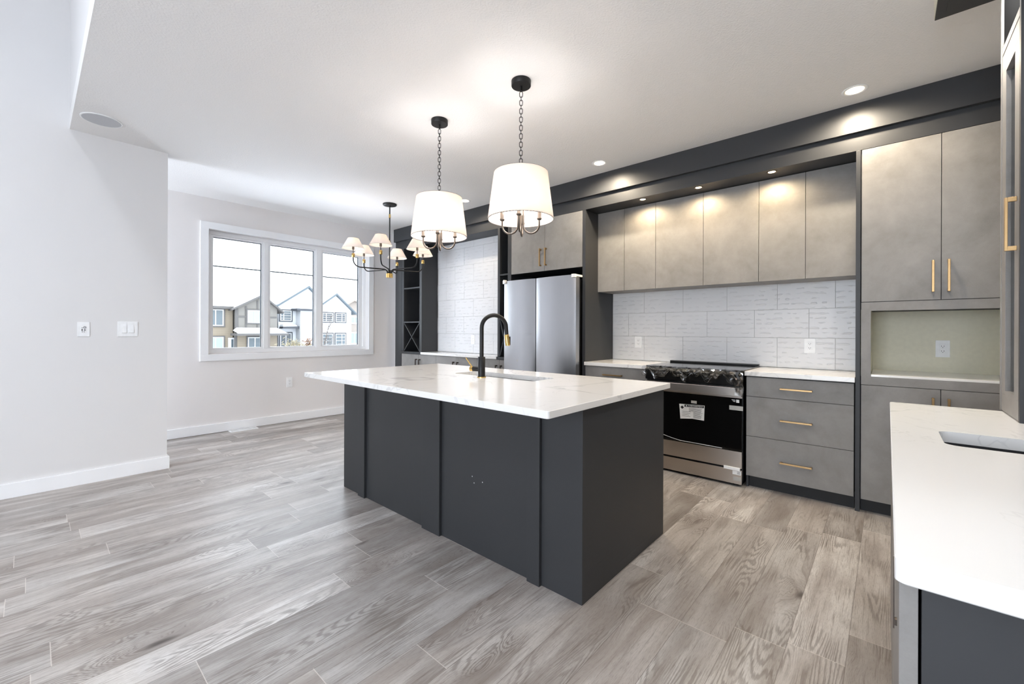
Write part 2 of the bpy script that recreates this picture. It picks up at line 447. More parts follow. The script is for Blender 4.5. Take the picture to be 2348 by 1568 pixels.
# unseen living-room walls, with an opening added for the patio daylight lamp
b = MB(); b.box(XB-0.1, XB, YB-0.1, -0.3, 0, ZH); b.box(XB-0.1, XB, 1.5, YL, 0, ZH); b.box(XB-0.1, XB, -0.3, 1.5, 2.5, ZH); b.box(XB-0.1, XB, -0.3, 1.5, 0, 0.2)
tag(b.build('wall_living', 'wall_paint'), kind='structure')
b = MB(); b.box(XB, XCUT, YB-0.1, YB, 0, ZH)
tag(b.build('wall_right', 'wall_paint'), kind='structure')
struct('wall_bar', 'grout', XCUT, 4.4, YB-0.1, YB, 0, ZC)  # unseen wall, greyed to cut bounce onto the island end
b = MB(); b.frame(XB-0.08, XB-0.02, 'X', (-0.3, 0.2), (1.5, 2.5), 0.06); b.box(XB-0.08, XB-0.02, 0.57, 0.63, 0.26, 2.44)
tag(b.build('window_2', 'trim_paint'), kind='structure')  # frame of the invented patio doors, around their daylight lamp
# baseboards
b = MB(); b.box(XB, XL+0.016, YL-0.016, YL, 0, 0.106, 0.002); b.box(XL, XL+0.016, YL, YL+0.146, 0, 0.106, 0.002)
tag(b.build('baseboard_left', 'trim_paint'), kind='structure')
struct('baseboard_window', 'trim_paint', -2.4, 3.944, YW-0.016, YW, 0.003, 0.107, b=0.002)

# dining window: casing, frame, mullions, panes with a slim bar
b = MB(); b.box(1.303, OX0, YW-0.019, YW, OZ0, OZ1, 0.002); b.box(OX1, 3.526, YW-0.019, YW, OZ0, OZ1, 0.002)
b.box(1.303, 3.526, YW-0.019, YW, OZ1, 2.496, 0.002); b.box(1.303, 3.526, YW-0.021, YW, 0.857, OZ0, 0.002)
tag(b.build('trim_1', 'trim_paint'), kind='structure')
win = tag(MB().frame(YW+0.08, YW+0.15, 'Y', (OX0+0.001, OZ0+0.001), (OX1-0.001, OZ1-0.001), 0.046, 0.003).build('window_1', 'trim_paint'), kind='structure')
b = MB()
for x0, x1 in ((2.008, 2.064), (2.681, 2.759)): b.box(x0, x1, YW+0.083, YW+0.147, OZ0+0.047, OZ1-0.047, 0.003)
b.build('mullion', 'trim_paint', win)
SASH = ((1.431, 2.008), (2.064, 2.681), (2.759, 3.40))
for i, (x0, x1) in enumerate(SASH):
    zt = 2.37
    s_ = MB().frame(YW+0.093, YW+0.137, 'Y', (x0, OZ0+0.047), (x1, zt), 0.024 if i != 2 else 0.026, 0.002)
    if i == 2: s_.box(3.334, 3.375, YW+0.09, YW+0.14, OZ0+0.05, zt, 0.002)
    sash = s_.build('sash', 'trim_paint', win)
    g = MB(); xr = x1-0.024 if i != 2 else 3.334
    g.box(x0+0.024, xr, YW+0.115, YW+0.119, OZ0+0.071, zt-0.024); g.build('pane', 'window_glass', sash)
    MB().box(x0+0.024, xr, YW+0.121, YW+0.129, 1.993, 2.007).build('muntin', 'muntin_grey', sash)
    k = MB(); k.box(xr-0.007, xr, YW+0.108, YW+0.132, OZ0+0.071, zt-0.024); k.box(x0+0.024, xr, YW+0.108, YW+0.132, zt-0.031, zt-0.024); k.build('gasket', 'gasket_dark', sash)

# ------------------------------------------------------------------ dark bulkhead boards above the kitchen
b = MB(); b.box(XS, 4.33, YB, 5.731, 2.586, ZC, 0.001)
tag(b.build('trim_2', 'charcoal'), kind='structure')
b = MB(); b.box(XF, 3.78, -0.62, 5.727, 2.468, 2.586, 0.001); b.box(3.78, 4.33, -0.62, 5.727, 2.477, 2.586)
tag(b.build('trim_3', 'charcoal'), kind='structure')

# ------------------------------------------------------------------ wall tiles
def tile_wall(name, X, y0, y1, zs, offs, w, label):
    r = thing(name, (X, (y0+y1)/2, zs[0]), label, 'backsplash')
    r['kind'] = 'structure'
    box('grout_bed', 'grout', X+0.003, X+0.0118, y0, y1, zs[0], zs[-1], r)
    t = MB(); G = 0.0014
    for i in range(len(zs)-1):
        y = offs[i % 2]
        while y > y0: y -= w
        while y < y1:
            a, c = max(y, y0), min(y+w, y1)
            if c-a > 0.012: t.box(X, X+0.008, a+G, c-G, zs[i]+G, zs[i+1]-G, 0.0012)
            y += w
    t.build('tiles', 'tile', r)
tile_wall('backsplash', XW, 0.166, 2.314, (ZT+0.002, 1.174, 1.42, 1.666), (0.725, 0.902), 0.4067, 'white relief tile backsplash behind the range')
tile_wall('backsplash', 4.04, 3.548, 5.059, (ZT+0.002, 1.185, 1.425, 1.666, 1.907, 2.148, 2.389, 2.476), (4.278, 4.087), 0.385, 'white relief tile backsplash of the coffee niche beside the window wall')
struct('wall_niche', 'charcoal', 4.054, 4.33, 3.548, 5.06, 0.92, 2.476)

# ------------------------------------------------------------------ cabinet pieces
def pull(parent, axis, y, z, L, x=XF, mat='brass', so=0.030, s=0.006):
    """bar pull on a front facing -X; axis Z or Y, (y,z) its centre, L its length"""
    h = MB(); x1 = x-so
    if axis == 'Z':
        h.box(x1-s, x1+s, y-s, y+s, z-L/2, z+L/2, 0.0015)
        for q in (-1, 1): h.box(x1+s-0.001, x, y-s*0.9, y+s*0.9, z+q*(L/2-0.009)-0.008, z+q*(L/2-0.009)+0.008, 0.001)
    else:
        h.box(x1-s, x1+s, y-L/2, y+L/2, z-s, z+s, 0.0015)
        for q in (-1, 1): h.box(x1+s-0.001, x, y+q*(L/2-0.009)-0.008, y+q*(L/2-0.009)+0.008, z-s*0.9, z+s*0.9, 0.001)
    return h.build('handle', mat, parent)
def front(root, name, y0, y1, z0, z1, x=XF, mat='concrete_laminate', g=0.0016):
    return box(name, mat, x, x+0.019, y0+g, y1-g, z0+g, z1-g, root, 0.0012)
def carcass(root, y0, y1, z0, z1, x=XF, xb=4.325, mat='charcoal_inner'):
    return box('body', mat, x+0.021, xb, y0+0.001, y1-0.001, z0+0.001, z1-0.001, root)

# wall cabinets over the range
for (ya, ym, yb), lab in (((2.337, 2.012, 1.685), 'grey concrete-look wall cabinet of two narrow doors, next to the refrigerator panel'),
                          ((1.685, 1.244, 0.804), 'grey concrete-look wall cabinet of two wide doors, centred above the range'),
                          ((0.804, 0.482, 0.168), 'grey concrete-look wall cabinet of two narrow doors, next to the tall pantry')):
    r = thing('wall_cabinet', (4.15, ym, 1.64), lab, 'cabinet', 'wall cabinets over the range')
    carcass(r, yb, ya, 1.642, 2.476, XU, XW, 'concrete_laminate')
    front(r, 'door', ym, ya, 1.64, 2.474, XU); front(r, 'door', yb, ym, 1.64, 2.474, XU)

# refrigerator enclosure
tag(box('end_panel', 'charcoal', XF, XW, 2.315, 2.350, 0, 2.467, b=0.001), 'dark charcoal full-height panel between the refrigerator and the range counter', 'panel')
tag(box('end_panel', 'charcoal', XF, XW, 3.330, 3.356, 0, 2.467, b=0.001), 'thin charcoal full-height panel between the refrigerator and the open shelves', 'panel')
r = thing('wall_cabinet', (4.03, 2.84, 1.887), 'grey concrete-look cabinet with two brass pulls above the refrigerator', 'cabinet')
carcass(r, 2.352, 3.328, 1.889, 2.467)
for y0, y1, hy in ((2.352, 2.837, 2.813), (2.837, 3.328, 2.888)):
    d = front(r, 'door', y0, y1, 1.887, 2.467); pull(d, 'Z', hy, 2.04, 0.195)
tag(box('wall_panel', 'recess_black', 4.3, XW, 2.352, 3.328, 0.0, 1.885), 'black back panel of the refrigerator recess', 'panel')

# refrigerator
r = thing('refrigerator', (3.95, 2.835, 0), 'stainless French-door refrigerator with taped corners, in the charcoal recess', 'refrigerator')
box('body', 'fridge_side', 3.705, 4.29, 2.385, 3.285, 0.04, 1.76, r, 0.004)
def fridge_door(name, y0, y1, z0, z1, tilt):
    t = MB(); n = 14; sag = 0.018
    outer = []
    for i in range(n+1):
        s_ = i/n; y = y0+(y1-y0)*s_
        e = min(s_, 1-s_)*(y1-y0); rnd = 0.004*max(0, 1-e/0.006)**2
        outer.append((3.602 + sag*(2*s_-1)**2 + rnd, y))
    pts = [(x, y, z0) for x, y in outer] + [(3.69, y1, z0), (3.69, y0, z0)]
    t.prism(pts, (0, 0, z1-z0))
    for f in t.bm.faces: f.smooth = abs(f.normal.z) < 0.5
    return t.build(name, 'stainless_fridge', r)
dl = fridge_door('door', 2.862, 3.322, 0.73, 1.795, 0); dr = fridge_door('door', 2.347, 2.852, 0.73, 1.795, 0)
fridge_door('freezer_drawer', 2.347, 3.322, 0.40, 0.72, 0); fridge_door('freezer_drawer', 2.347, 3.322, 0.07, 0.39, 0)
for d, y0, y1 in ((dl, 2.862, 3.322), (dr, 2.347, 2.852)):
    box('door_liner', 'fridge_side', 3.692, 3.704, y0+0.006, y1-0.006, 0.735, 1.78, d)
tag(box('sticker', 'label_white', 3.6065, 3.609, 2.604, 2.638, 0.899, 0.933, dr), 'small white square sticker')
tag(box('sticker', 'tape_grey', 3.6015, 3.606, 3.093, 3.111, 0.885, 0.905, dl), 'small grey square sticker')
c = MB(); c.box(3.595, 3.63, 2.343, 2.385, 1.765, 1.80, 0.003); c.box(3.625, 3.74, 2.343, 2.36, 1.778, 1.799, 0.002)
tag(c.build('corner_guard', 'foam_white', dr), 'white plastic corner guard on the right door')
c = MB(); c.prism([(3.598, 3.325, 1.765), (3.598, 3.325, 1.80), (3.598, 3.312, 1.812), (3.598, 3.285, 1.787), (3.598, 3.285, 1.768)], (0.05, 0, 0))
tag(c.build('corner_guard', 'foam_white', dl), 'white plastic corner guard on the left door')

# open shelf towers and coffee bar
def shelf_tower(loc, y0, y1, label, wl, wr, shelves, yx0, yx1):
    r = thing('shelf_tower', loc, label, 'shelf')
    p = MB(); p.box(XF, 4.04, y1-wl, y1, ZT+0.0, 2.467, 0.001); p.box(XF, 4.04, y0, y0+wr, ZT+0.0, 2.467, 0.001)
    p.build('side_panel', 'charcoal', r)
    box('back', 'charcoal_inner', 4.03, 4.05, y0+wr, y1-wl, ZT, 2.467, r)
    for z in shelves: box('shelf', 'charcoal', XF+0.002, 4.03, y0+wr+0.0005, y1-wl-0.0005, z-0.009, z+0.009, r, 0.001)
    z0, z1 = ZT+0.004, shelves[-1]-0.009
    d = MB(); xc, hx = (XF+4.03)/2, (4.03-XF)/2-0.004
    a, c_ = Vector((xc, yx0, z0)), Vector((xc, yx1, z1)); L = (c_-a).length/2-0.008
    d.obox((a+c_)/2, (1, 0, 0), c_-a, Vector((1, 0, 0)).cross(c_-a), hx, L, 0.006)
    a, c_ = Vector((xc, yx1, z0)), Vector((xc, yx0, z1))
    d.obox((a+c_)/2, (1, 0, 0), c_-a, Vector((1, 0, 0)).cross(c_-a), hx, L, 0.006)
    d.build('wine_rack', 'charcoal', r)
    return r
shelf_tower((3.9, 5.32, ZT), 5.059, 5.567, 'charcoal open shelf tower with X wine rack beside the window wall', 0.062, 0.054, (1.858, 1.351), 5.114, 5.504)
shelf_tower((3.9, 3.45, ZT), 3.357, 3.548, 'narrow charcoal open shelf tower with X wine rack beside the refrigerator', 0.036, 0.026, (1.90, 1.372), 3.384, 3.511)
tag(box('end_panel', 'charcoal', XF-0.002, 4.3, 5.567, 5.727, 0, 2.467, b=0.001), 'wide charcoal filler panel at the window wall end of the cabinet run', 'panel')
tag(box('countertop', 'quartz', 3.728, 4.04, 3.550, 5.057, ZT-0.032, ZT, b=0.002), 'short white quartz countertop of the tiled coffee niche', 'countertop')
tag(box('edge_filler', 'charcoal', 3.735, 4.05, 3.358, 3.5485, ZT-0.032, ZT-0.002), 'thin charcoal plinth under the narrow shelf tower', 'panel')
tag(box('edge_filler', 'charcoal', 3.735, 4.05, 5.0585, 5.566, ZT-0.032, ZT-0.002), 'thin charcoal plinth under the shelf tower beside the window wall', 'panel')
for (ya, ym, yb), lab in (((5.56, 5.13, 4.726), 'grey two-door coffee bar base cabinet nearest the window wall'),
                          ((4.726, 4.302, 3.902), 'grey two-door coffee bar base cabinet in the middle of the three'),
                          ((3.902, 3.514, 3.358), 'grey coffee bar base cabinet partly hidden by the refrigerator')):
    r = thing('base_cabinet', (3.9, ym, 0), lab, 'cabinet', 'coffee bar base cabinets')
    carcass(r, yb, ya, 0.1, 0.88, XF, 4.05)
    box('toe_kick', 'toe_kick', XF+0.06, XF+0.08, yb+0.001, ya-0.001, 0, 0.1, r)
    for y0, y1, s_ in ((ym, ya, -1), (yb, ym, 1)):
        d = front(r, 'door', y0, y1, 0.105, 0.878)
        pull(d, 'Z', ym + (0.04 if s_ < 0 else -0.04), 0.715, 0.195, mat='gunmetal')

# base cabinet left of the range
r = thing('drawer_cabinet', (4.03, 1.98, 0), 'grey drawer cabinet between the refrigerator panel and the range', 'cabinet')
carcass(r, 1.650, 2.314, 0.1, 0.88); box('toe_kick', 'toe_kick', 3.79, 3.81, 1.651, 2.313, 0, 0.1, r)
for z0, z1, hz in ((0.72, 0.877, 0.799), (0.409, 0.72, 0.565), (0.098, 0.409, 0.25)):
    d = front(r, 'drawer', 1.651, 2.313, z0, z1); pull(d, 'Y', 2.0, hz, 0.2)
# drawer bank right of the range
r = thing('drawer_cabinet', (4.03, 0.50, 0), 'grey drawer cabinet between the range and the tall pantry', 'cabinet')
carcass(r, 0.170, 0.839, 0.1, 0.88); box('toe_kick', 'toe_kick', 3.80, 3.82, 0.171, 0.8385, 0, 0.1, r)
box('side_gable', 'charcoal', XF+0.022, 4.3, 0.824, 0.8395, 0, 0.1, r)
for z0, z1, hz in ((0.718, 0.872, 0.796), (0.406, 0.718, 0.557), (0.092, 0.406, 0.241)):
    d = front(r, 'drawer', 0.171, 0.838, z0, z1); pull(d, 'Y', 0.505, hz, 0.2)
tag(box('countertop', 'quartz', 3.728, XW, 1.647, 2.314, ZT-0.034, ZT, b=0.002), 'white quartz countertop left of the range', 'countertop')
tag(box('countertop', 'quartz', 3.728, XW, 0.167, 0.846, ZT-0.034, ZT, b=0.002), 'white quartz countertop right of the range', 'countertop')
tag(box('end_panel', 'charcoal', XF-0.002, XW, 0.140, 0.1655, 0, 2.467, b=0.001), 'slim charcoal full-height panel between the drawers and the pantry', 'panel')

# pantry with microwave niche
r = thing('pantry_cabinet', (4.03, -0.25, 0), 'tall grey pantry with an empty lit niche and brass pulls', 'cabinet')
carcass(r, -0.63, 0.139, 1.38, 2.467); carcass(r, -0.63, 0.139, 0.1, 0.925)
box('toe_kick', 'toe_kick', 3.80, 3.82, -0.63, 0.139, 0, 0.1, r)
for y0, y1, hy in ((-0.249, 0.136, -0.2115), (-0.634, -0.249, -0.281)):
    d = front(r, 'door', y0, y1, 1.429, 2.467); pull(d, 'Z', hy, 1.577, 0.198)
    d = front(r, 'door', y0, y1, 0.088, 0.868); pull(d, 'Z', hy-0.002, 0.718, 0.198)
f = MB(); f.box(XF, XF+0.019, 0.085, 0.135, 0.870, 1.427); f.box(XF, XF+0.019, -0.634, -0.585, 0.870, 1.427)
f.box(XF, XF+0.019, -0.585, 0.085, 1.369, 1.427); f.box(XF, XF+0.019, -0.585, 0.085, 0.870, 0.926)
f.build('niche_frame', 'concrete_laminate', r)
f = MB(); f.box(XF+0.02, 4.3, 0.088, 0.137, 0.925, 1.38); f.box(XF+0.02, 4.3, -0.632, -0.585, 0.925, 1.38); f.box(4.3, 4.325, -0.632, 0.137, 0.925, 1.38)
f.build('niche_lining', 'niche_paint', r)
box('niche_shelf', 'quartz', XF+0.004, 4.3, -0.584, 0.084, 0.926, 0.940, r, 0.001)

# outlets and switches ----------------------------------------------------
def outlet(name, face, c, w, h, label, group=None, style='duplex'):
    """face: 'X' plate on a wall facing -X, 'Y' on a wall facing -Y"""
    cx, cy_, cz = c
    r = thing(name, c, label, 'outlet' if style != 'switch' else 'switch', group)
    P = (lambda a0, a1, z0, z1, d0, d1: (cx-d1, cx-d0, cy_+a0, cy_+a1, cz+z0, cz+z1)) if face == 'X' else (lambda a0, a1, z0, z1, d0, d1: (cx+a0, cx+a1, cy_-d1, cy_-d0, cz+z0, cz+z1))
    box('cover_plate', 'plastic_white', *P(-w/2, w/2, -h/2, h/2, 0, 0.005), r, 0.0015)
    if style == 'duplex':
        face_ = box('socket_face', 'plastic_white', *P(-0.0165, 0.0165, -0.034, 0.034, 0.005, 0.0075), r, 0.001)
        s_ = MB()
        for q in (-0.0175, 0.0175):
            s_.box(*P(-0.0075, -0.0052, q-0.003, q+0.006, 0.0075, 0.0079)); s_.box(*P(0.0052, 0.0075, q-0.003, q+0.006, 0.0075, 0.0079)); s_.box(*P(-0.0022, 0.0022, q-0.010, q-0.006, 0.0075, 0.0079))
        s_.build('slots', 'plastic_slot', face_)
    elif style == 'switch':
        for q in (-0.0225, 0.0225):
            box('rocker_frame', 'plastic_white', *P(q-0.017, q+0.017, -0.034, 0.034, 0.005, 0.0062), r, 0.0006)
            k = MB(); 
            pts = [(cx+q-0.0145, cy_-0.0065, cz+0.031), (cx+q-0.0145, cy_-0.0062, cz-0.031), (cx+q-0.0145, cy_-0.0115, cz-0.029)]
            k.prism(pts, (0.029, 0, 0)); k.build('rocker', 'plastic_white', r)
    else:
        face_ = box('media_insert', 'plastic_white', *P(-0.017, 0.017, -0.034, 0.034, 0.005, 0.0066), r, 0.0006)
        k = MB()
        ringc = Vector((cx+0.006, cy_-0.007, cz+0.014))
        k.tube([ringc+Vector((0.0062*math.cos(a), 0, 0.0072*math.sin(a))) for a in [2*PI*i/16 for i in range(16)]], 0.0016, 6, True)
        k.cyl((cx+0.006, cy_-0.0066, cz-0.006), (cx+0.006, cy_-0.011, cz-0.006), 0.0045, 12)
        k.box(cx-0.012, cx-0.006, cy_-0.0075, cy_-0.0066, cz-0.013, cz+0.001); k.box(cx-0.0105, cx-0.0065, cy_-0.0075, cy_-0.0066, cz+0.008, cz+0.0135)
        for q in (-0.008, 0.003): k.cyl((cx+q, cy_-0.0066, cz-0.021), (cx+q, cy_-0.0085, cz-0.021), 0.0028, 10)
        k.build('sockets', 'plastic_slot', face_)
    return r
outlet('wall_outlet', 'X', (XW, 2.009, 1.111), 0.08, 0.121, 'white wall outlet on the backsplash left of the range')
outlet('wall_outlet', 'X', (XW, 0.489, 1.109), 0.079, 0.122, 'white wall outlet on the backsplash right of the range')
outlet('wall_outlet', 'X', (4.30, -0.294, 1.109), 0.073, 0.120, 'white wall outlet inside the pantry niche')
outlet('wall_outlet', 'X', (4.04, 4.285, 1.103), 0.072, 0.125, 'white wall outlet in the tiled coffee niche')
outlet('wall_outlet', 'Y', (2.295, YW, 0.529), 0.073, 0.13, 'white wall outlet low under the window, above the baseboard')
outlet('light_switch', 'Y', (0.539, YL, 1.2285), 0.126, 0.124, 'white double rocker light switch on the left wall', style='switch')
outlet('media_outlet', 'Y', (0.278, YL, 1.2255), 0.069, 0.114, 'white media plate with black sockets on the left wall', style='media')
r = thing('floor_register', (1.735, 5.915, 0.0), 'white slotted floor register beside the baseboard under the window', 'vent')
box('frame', 'plastic_white', 1.585, 1.885, 5.862, 5.972, 0.0, 0.005, r, 0.001)
b = MB()
for i in range(22): b.box(1.603+i*0.0123, 1.609+i*0.0123, 5.885, 5.95, 0.005, 0.0056)
b.build('slots', 'tape_grey', r)

# ------------------------------------------------------------------ range
r = thing('range', (4.0, 1.247, 0), 'stainless slide-in range with black glass door, still in stickers and film', 'range')
RY0, RY1, RX = 0.853, 1.641, 3.70
box('body', 'black_enamel', 3.725, 4.30, RY0, RY1, 0.045, 0.905, r)
box('cooktop', 'cooktop_glass', 3.70, 4.30, RY0-0.001, RY1+0.001, 0.906, 0.921, r, 0.002)
box('rear_trim', 'black_enamel', 4.255, 4.305, RY0+0.002, RY1-0.002, 0.921, 0.937, r, 0.004)
b = MB(); b.prism([(3.70, RY0, 0.905), (3.675, RY0, 0.885), (3.685, RY0, 0.80), (3.725, RY0, 0.79), (3.725, RY0, 0.905)], (0, RY1-RY0, 0)); b.build('control_panel', 'black_enamel', r)
d = box('oven_door', 'black_glass', RX, 3.724, RY0+0.003, RY1-0.003, 0.275, 0.70, r, 0.002)
b = MB(); b.box(3.672, 3.724, RY0+0.001, RY1-0.001, 0.712, 0.784, 0.004); b.box(RX-0.006, 3.724, RY0+0.001, RY1-0.001, 0.700, 0.714, 0.002); b.build('door_handle', 'stainless_range', d)
box('door_rail', 'stainless_range', RX, 3.724, RY0+0.003, RY1-0.003, 0.146, 0.284, d, 0.002)
dr_ = box('storage_drawer', 'stainless_range', RX, 3.724, RY0+0.003, RY1-0.003, 0.020, 0.132, r, 0.002)
box('kick_plate', 'black_enamel', 3.735, 4.2, RY0+0.01, RY1-0.01, 0.012, 0.045, r)
for y in (RY0+0.06, RY1-0.06): MB().cyl((3.76, y, 0.0), (3.76, y, 0.014), 0.025, 16).build('foot', 'black_enamel', r)
x = RX-0.0012
lab = MB(); lab.prism([(x, 1.343, 0.604), (x, 1.135, 0.612), (x, 1.139, 0.486), (x, 1.235, 0.490), (x, 1.333, 0.478)], (0.001, 0, 0))
lab = tag(lab.build('warning_label', 'label_white', d), 'white printed warning label on the oven glass')
ink = MB(); xi = x-0.0004
ink.prism([(xi, 1.298, 0.603), (xi, 1.140, 0.609), (xi, 1.1405, 0.589), (xi, 1.299, 0.583)], (0.0003, 0, 0))
ink.prism([(xi, 1.318, 0.592), (xi, 1.303, 0.577), (xi, 1.318, 0.562), (xi, 1.333, 0.577)], (0.0003, 0, 0))
random.seed(3)
for i in range(13):
    z = 0.577-i*0.0066
    if z > 0.545: ink.box(xi, xi+0.0003, 1.150+random.random()*0.02, 1.262, z-0.0012, z+0.0012)
    else:
        ink.box(xi, xi+0.0003, 1.150+random.random()*0.02, 1.225, z-0.0012, z+0.0012)
        if i % 2: ink.box(xi, xi+0.0003, 1.245+random.random()*0.02, 1.318, z-0.0012, z+0.0012)
ink.build('print', 'label_ink', lab)
ft = bpy.data.curves.new('lettering', 'FONT'); ft.body = '\u25b2 AVERTISSEMENT'; ft.size = 0.0165; ft.align_x = 'CENTER'; ft.align_y = 'CENTER'; ft.extrude = 0.0001
fo = bpy.data.objects.new('lettering', ft); COL.objects.link(fo)
dg = bpy.context.evaluated_depsgraph_get(); me = bpy.data.meshes.new_from_object(fo.evaluated_get(dg)); bpy.data.objects.remove(fo)
me.materials.append(M['label_white']); lt = bpy.data.objects.new('lettering', me); COL.objects.link(lt)
lt.parent = lab; lt.matrix_local = Matrix.Translation(Vector((xi-0.0004, 1.219, 0.596))-ORG[lab.name]) @ Matrix.Rotation(-PI/2, 4, 'Z') @ Matrix.Rotation(PI/2, 4, 'X') @ Matrix.Rotation(math.radians(2), 4, 'Z')
tag(box('badge', 'tape_grey', x, x+0.001, 1.198, 1.244, 0.620, 0.643, d), 'small grey badge above the warning label')
tag(box('tape', 'tape_grey', x-0.0005, x+0.001, 0.848, 0.947, 0.603, 0.638, d), 'silvery tape at the door edge')
b = MB(); b.box(x, x+0.001, 0.875, 0.897, 0.664, 0.688)
for i in range(3): b.box(x, x+0.001, 0.903, 0.93-0.006*i, 0.683-i*0.007, 0.686-i*0.007)
tag(b.build('sticker', 'label_white', d), 'small white sticker on the glass corner')
tag(box('sticker', 'label_white', 3.6712, 3.672, 0.872, 0.902, 0.724, 0.748, d), 'small white sticker on the handle bar')
tag(box('foam_strip', 'foam_white', RX-0.012, RX+0.004, 0.866, 0.985, 0.128, 0.152, r, 0.003), 'white packing foam strip')
b = MB(); b.box(x, x+0.001, 0.860, 0.922, 0.094, 0.124); st = tag(b.build('sticker', 'label_white', dr_), 'white barcode sticker on the drawer')
b = MB()
for i in range(3): b.box(x-0.0004, x-0.0001, 0.866, 0.888, 0.101+i*0.007, 0.1035+i*0.007)
b.build('print', 'label_ink', st)
tag(box('tape', 'tape_grey', x, x+0.001, 0.860, 0.917, 0.046, 0.076, dr_), 'silvery tape patch on the drawer')
b = MB(); b.tube([(RX-0.003, 1.62, 0.335), (RX-0.004, 1.5, 0.322), (RX-0.004, 1.40, 0.301), (RX-0.003, 1.33, 0.290), (RX-0.003, 1.2, 0.289), (RX-0.003, 1.0, 0.286)], 0.0022, 6)
tag(b.build('film_edge', 'foam_white', d), 'loose edge of protective film')
# crumpled protective film over the control panel
random.seed(11)
b = MB(); NY, NZ = 46, 9; grid = []
for i in range(NY+1):
    y = 0.838 + (1.665-0.838)*i/NY; col = []
    droop = 0.03*math.sin(i*0.55)+0.02*math.sin(i*1.3+1)+ (0.09 if i < 4 else 0) + (0.02 if i > NY-3 else 0)
    for j in range(NZ+1):
        s_ = j/NZ; z = 0.925 - s_*(0.085+droop)
        xx = 3.662 - 0.012*s_ + random.uniform(-0.016, 0.008)*(0.35+s_)
        if j == 0: xx = 3.70 + random.uniform(-0.004, 0.004)
        col.append(b.bm.verts.new((xx, y+random.uniform(-0.006, 0.006), z+random.uniform(-0.005, 0.005))))
    grid.append(col)
for i in range(NY):
    for j in range(NZ):
        q = (grid[i][j], grid[i+1][j], grid[i+1][j+1], grid[i][j+1])
        if random.random() < 0.5: b.bm.faces.new((q[0], q[1], q[2])); b.bm.faces.new((q[0], q[2], q[3]))
        else: b.bm.faces.new((q[0], q[1], q[3])); b.bm.faces.new((q[1], q[2], q[3]))
tag(b.build('protective_film', 'film', r), 'crumpled clear plastic film over the controls')

# ------------------------------------------------------------------ island
r = thing('island_cabinet', (2.09, 2.10, 0), 'charcoal kitchen island base with vertical battens, under the white top', 'island')
BX0, BX1, BY0, BY1 = 1.630, 2.543, 1.017, 3.193
box('body', 'charcoal', BX0, BX1, BY0, BY1, 0, ZT-0.031, r, 0.001)
for y0, y1 in ((2.855, 2.945), (1.996, 2.167), (1.245, 1.322)):
    box('batten', 'charcoal', BX0-0.019, BX0, y0, y1, 0, ZT-0.0315, r, 0.001)
b = MB()
for (xa, za, xb_, zb) in ((1.49, 0.128, 2.02, 0.140), (1.66, 0.135, 2.30, 0.120), (1.95, 0.052, 2.38, 0.055), (2.10, 0.040, 2.46, 0.043), (1.74, 0.20, 1.80, 0.203)):
    if xa > BX0: b.prism([(xa, BY0-0.0004, za), (xb_, BY0-0.0004, zb), (xb_, BY0-0.0004, zb+0.0016)], (0, 0.0003, 0))
tag(b.build('scratches', 'board_taupe', r), 'pale scuff marks on the end panel')
for y, z in ((1.731, 0.414), (1.716, 0.381), (1.65, 0.40)):
    tag(box('speck', 'label_white', BX0-0.0006, BX0, y-0.0025, y+0.0025, z-0.0025, z+0.0025, r), 'white paint speck')

def slab_with_hole(name, x0, x1, y0, y1, z0, z1, hx0, hx1, hy0, hy1, rad, label):
    b = MB(); bm = b.bm
    hole = []
    for cx, cy_, a0 in ((hx1-rad, hy1-rad, 0), (hx0+rad, hy1-rad, PI/2), (hx0+rad, hy0+rad, PI), (hx1-rad, hy0+rad, 1.5*PI)):
        for k in range(7): a = a0+PI/2*k/6; hole.append((cx+rad*math.cos(a), cy_+rad*math.sin(a)))
    orad = 0.012; outer = []
    for cx, cy_, a0 in ((x1-orad, y1-orad, 0), (x0+orad, y1-orad, PI/2), (x0+orad, y0+orad, PI), (x1-orad, y0+orad, 1.5*PI)):
        for k in range(7): a = a0+PI/2*k/6; outer.append((cx+orad*math.cos(a), cy_+orad*math.sin(a)))
    e = 0.002
    def ring(pts, z, inset=0, c=None):
        if inset:
            cx, cy_ = c; pts = [(p[0]-math.copysign(inset, p[0]-cx), p[1]-math.copysign(inset, p[1]-cy_)) for p in pts]
        return [bm.verts.new((p[0], p[1], z)) for p in pts]
    oc = ((x0+x1)/2, (y0+y1)/2)
    rings = [ring(outer, z1, e, oc), ring(outer, z1-e), ring(outer, z0+e), ring(outer, z0, e, oc)]
    hr = [ring(hole, z1), ring(hole, z0)]
    n = len(outer)
    for A, B in zip(rings, rings[1:]):
        for k in range(n): bm.faces.new((A[k], A[(k+1) % n], B[(k+1) % n], B[k])).smooth = False
    for k in range(n): bm.faces.new((hr[0][k], hr[1][k], hr[1][(k+1) % n], hr[0][(k+1) % n]))
    for k in range(n):
        bm.faces.new((rings[0][k], hr[0][k], hr[0][(k+1) % n], rings[0][(k+1) % n]))
        bm.faces.new((rings[3][k], rings[3][(k+1) % n], hr[1][(k+1) % n], hr[1][k]))
    bmesh.ops.recalc_face_normals(bm, faces=bm.faces[:])
    return tag(b.build(name, 'quartz'), label, 'countertop')
slab_with_hole('countertop', 1.322, 2.560, 0.980, 3.196, ZT-0.031, ZT, 2.05, 2.285, 1.64, 2.375, 0.018, 'large white quartz island top with faint grey veins')

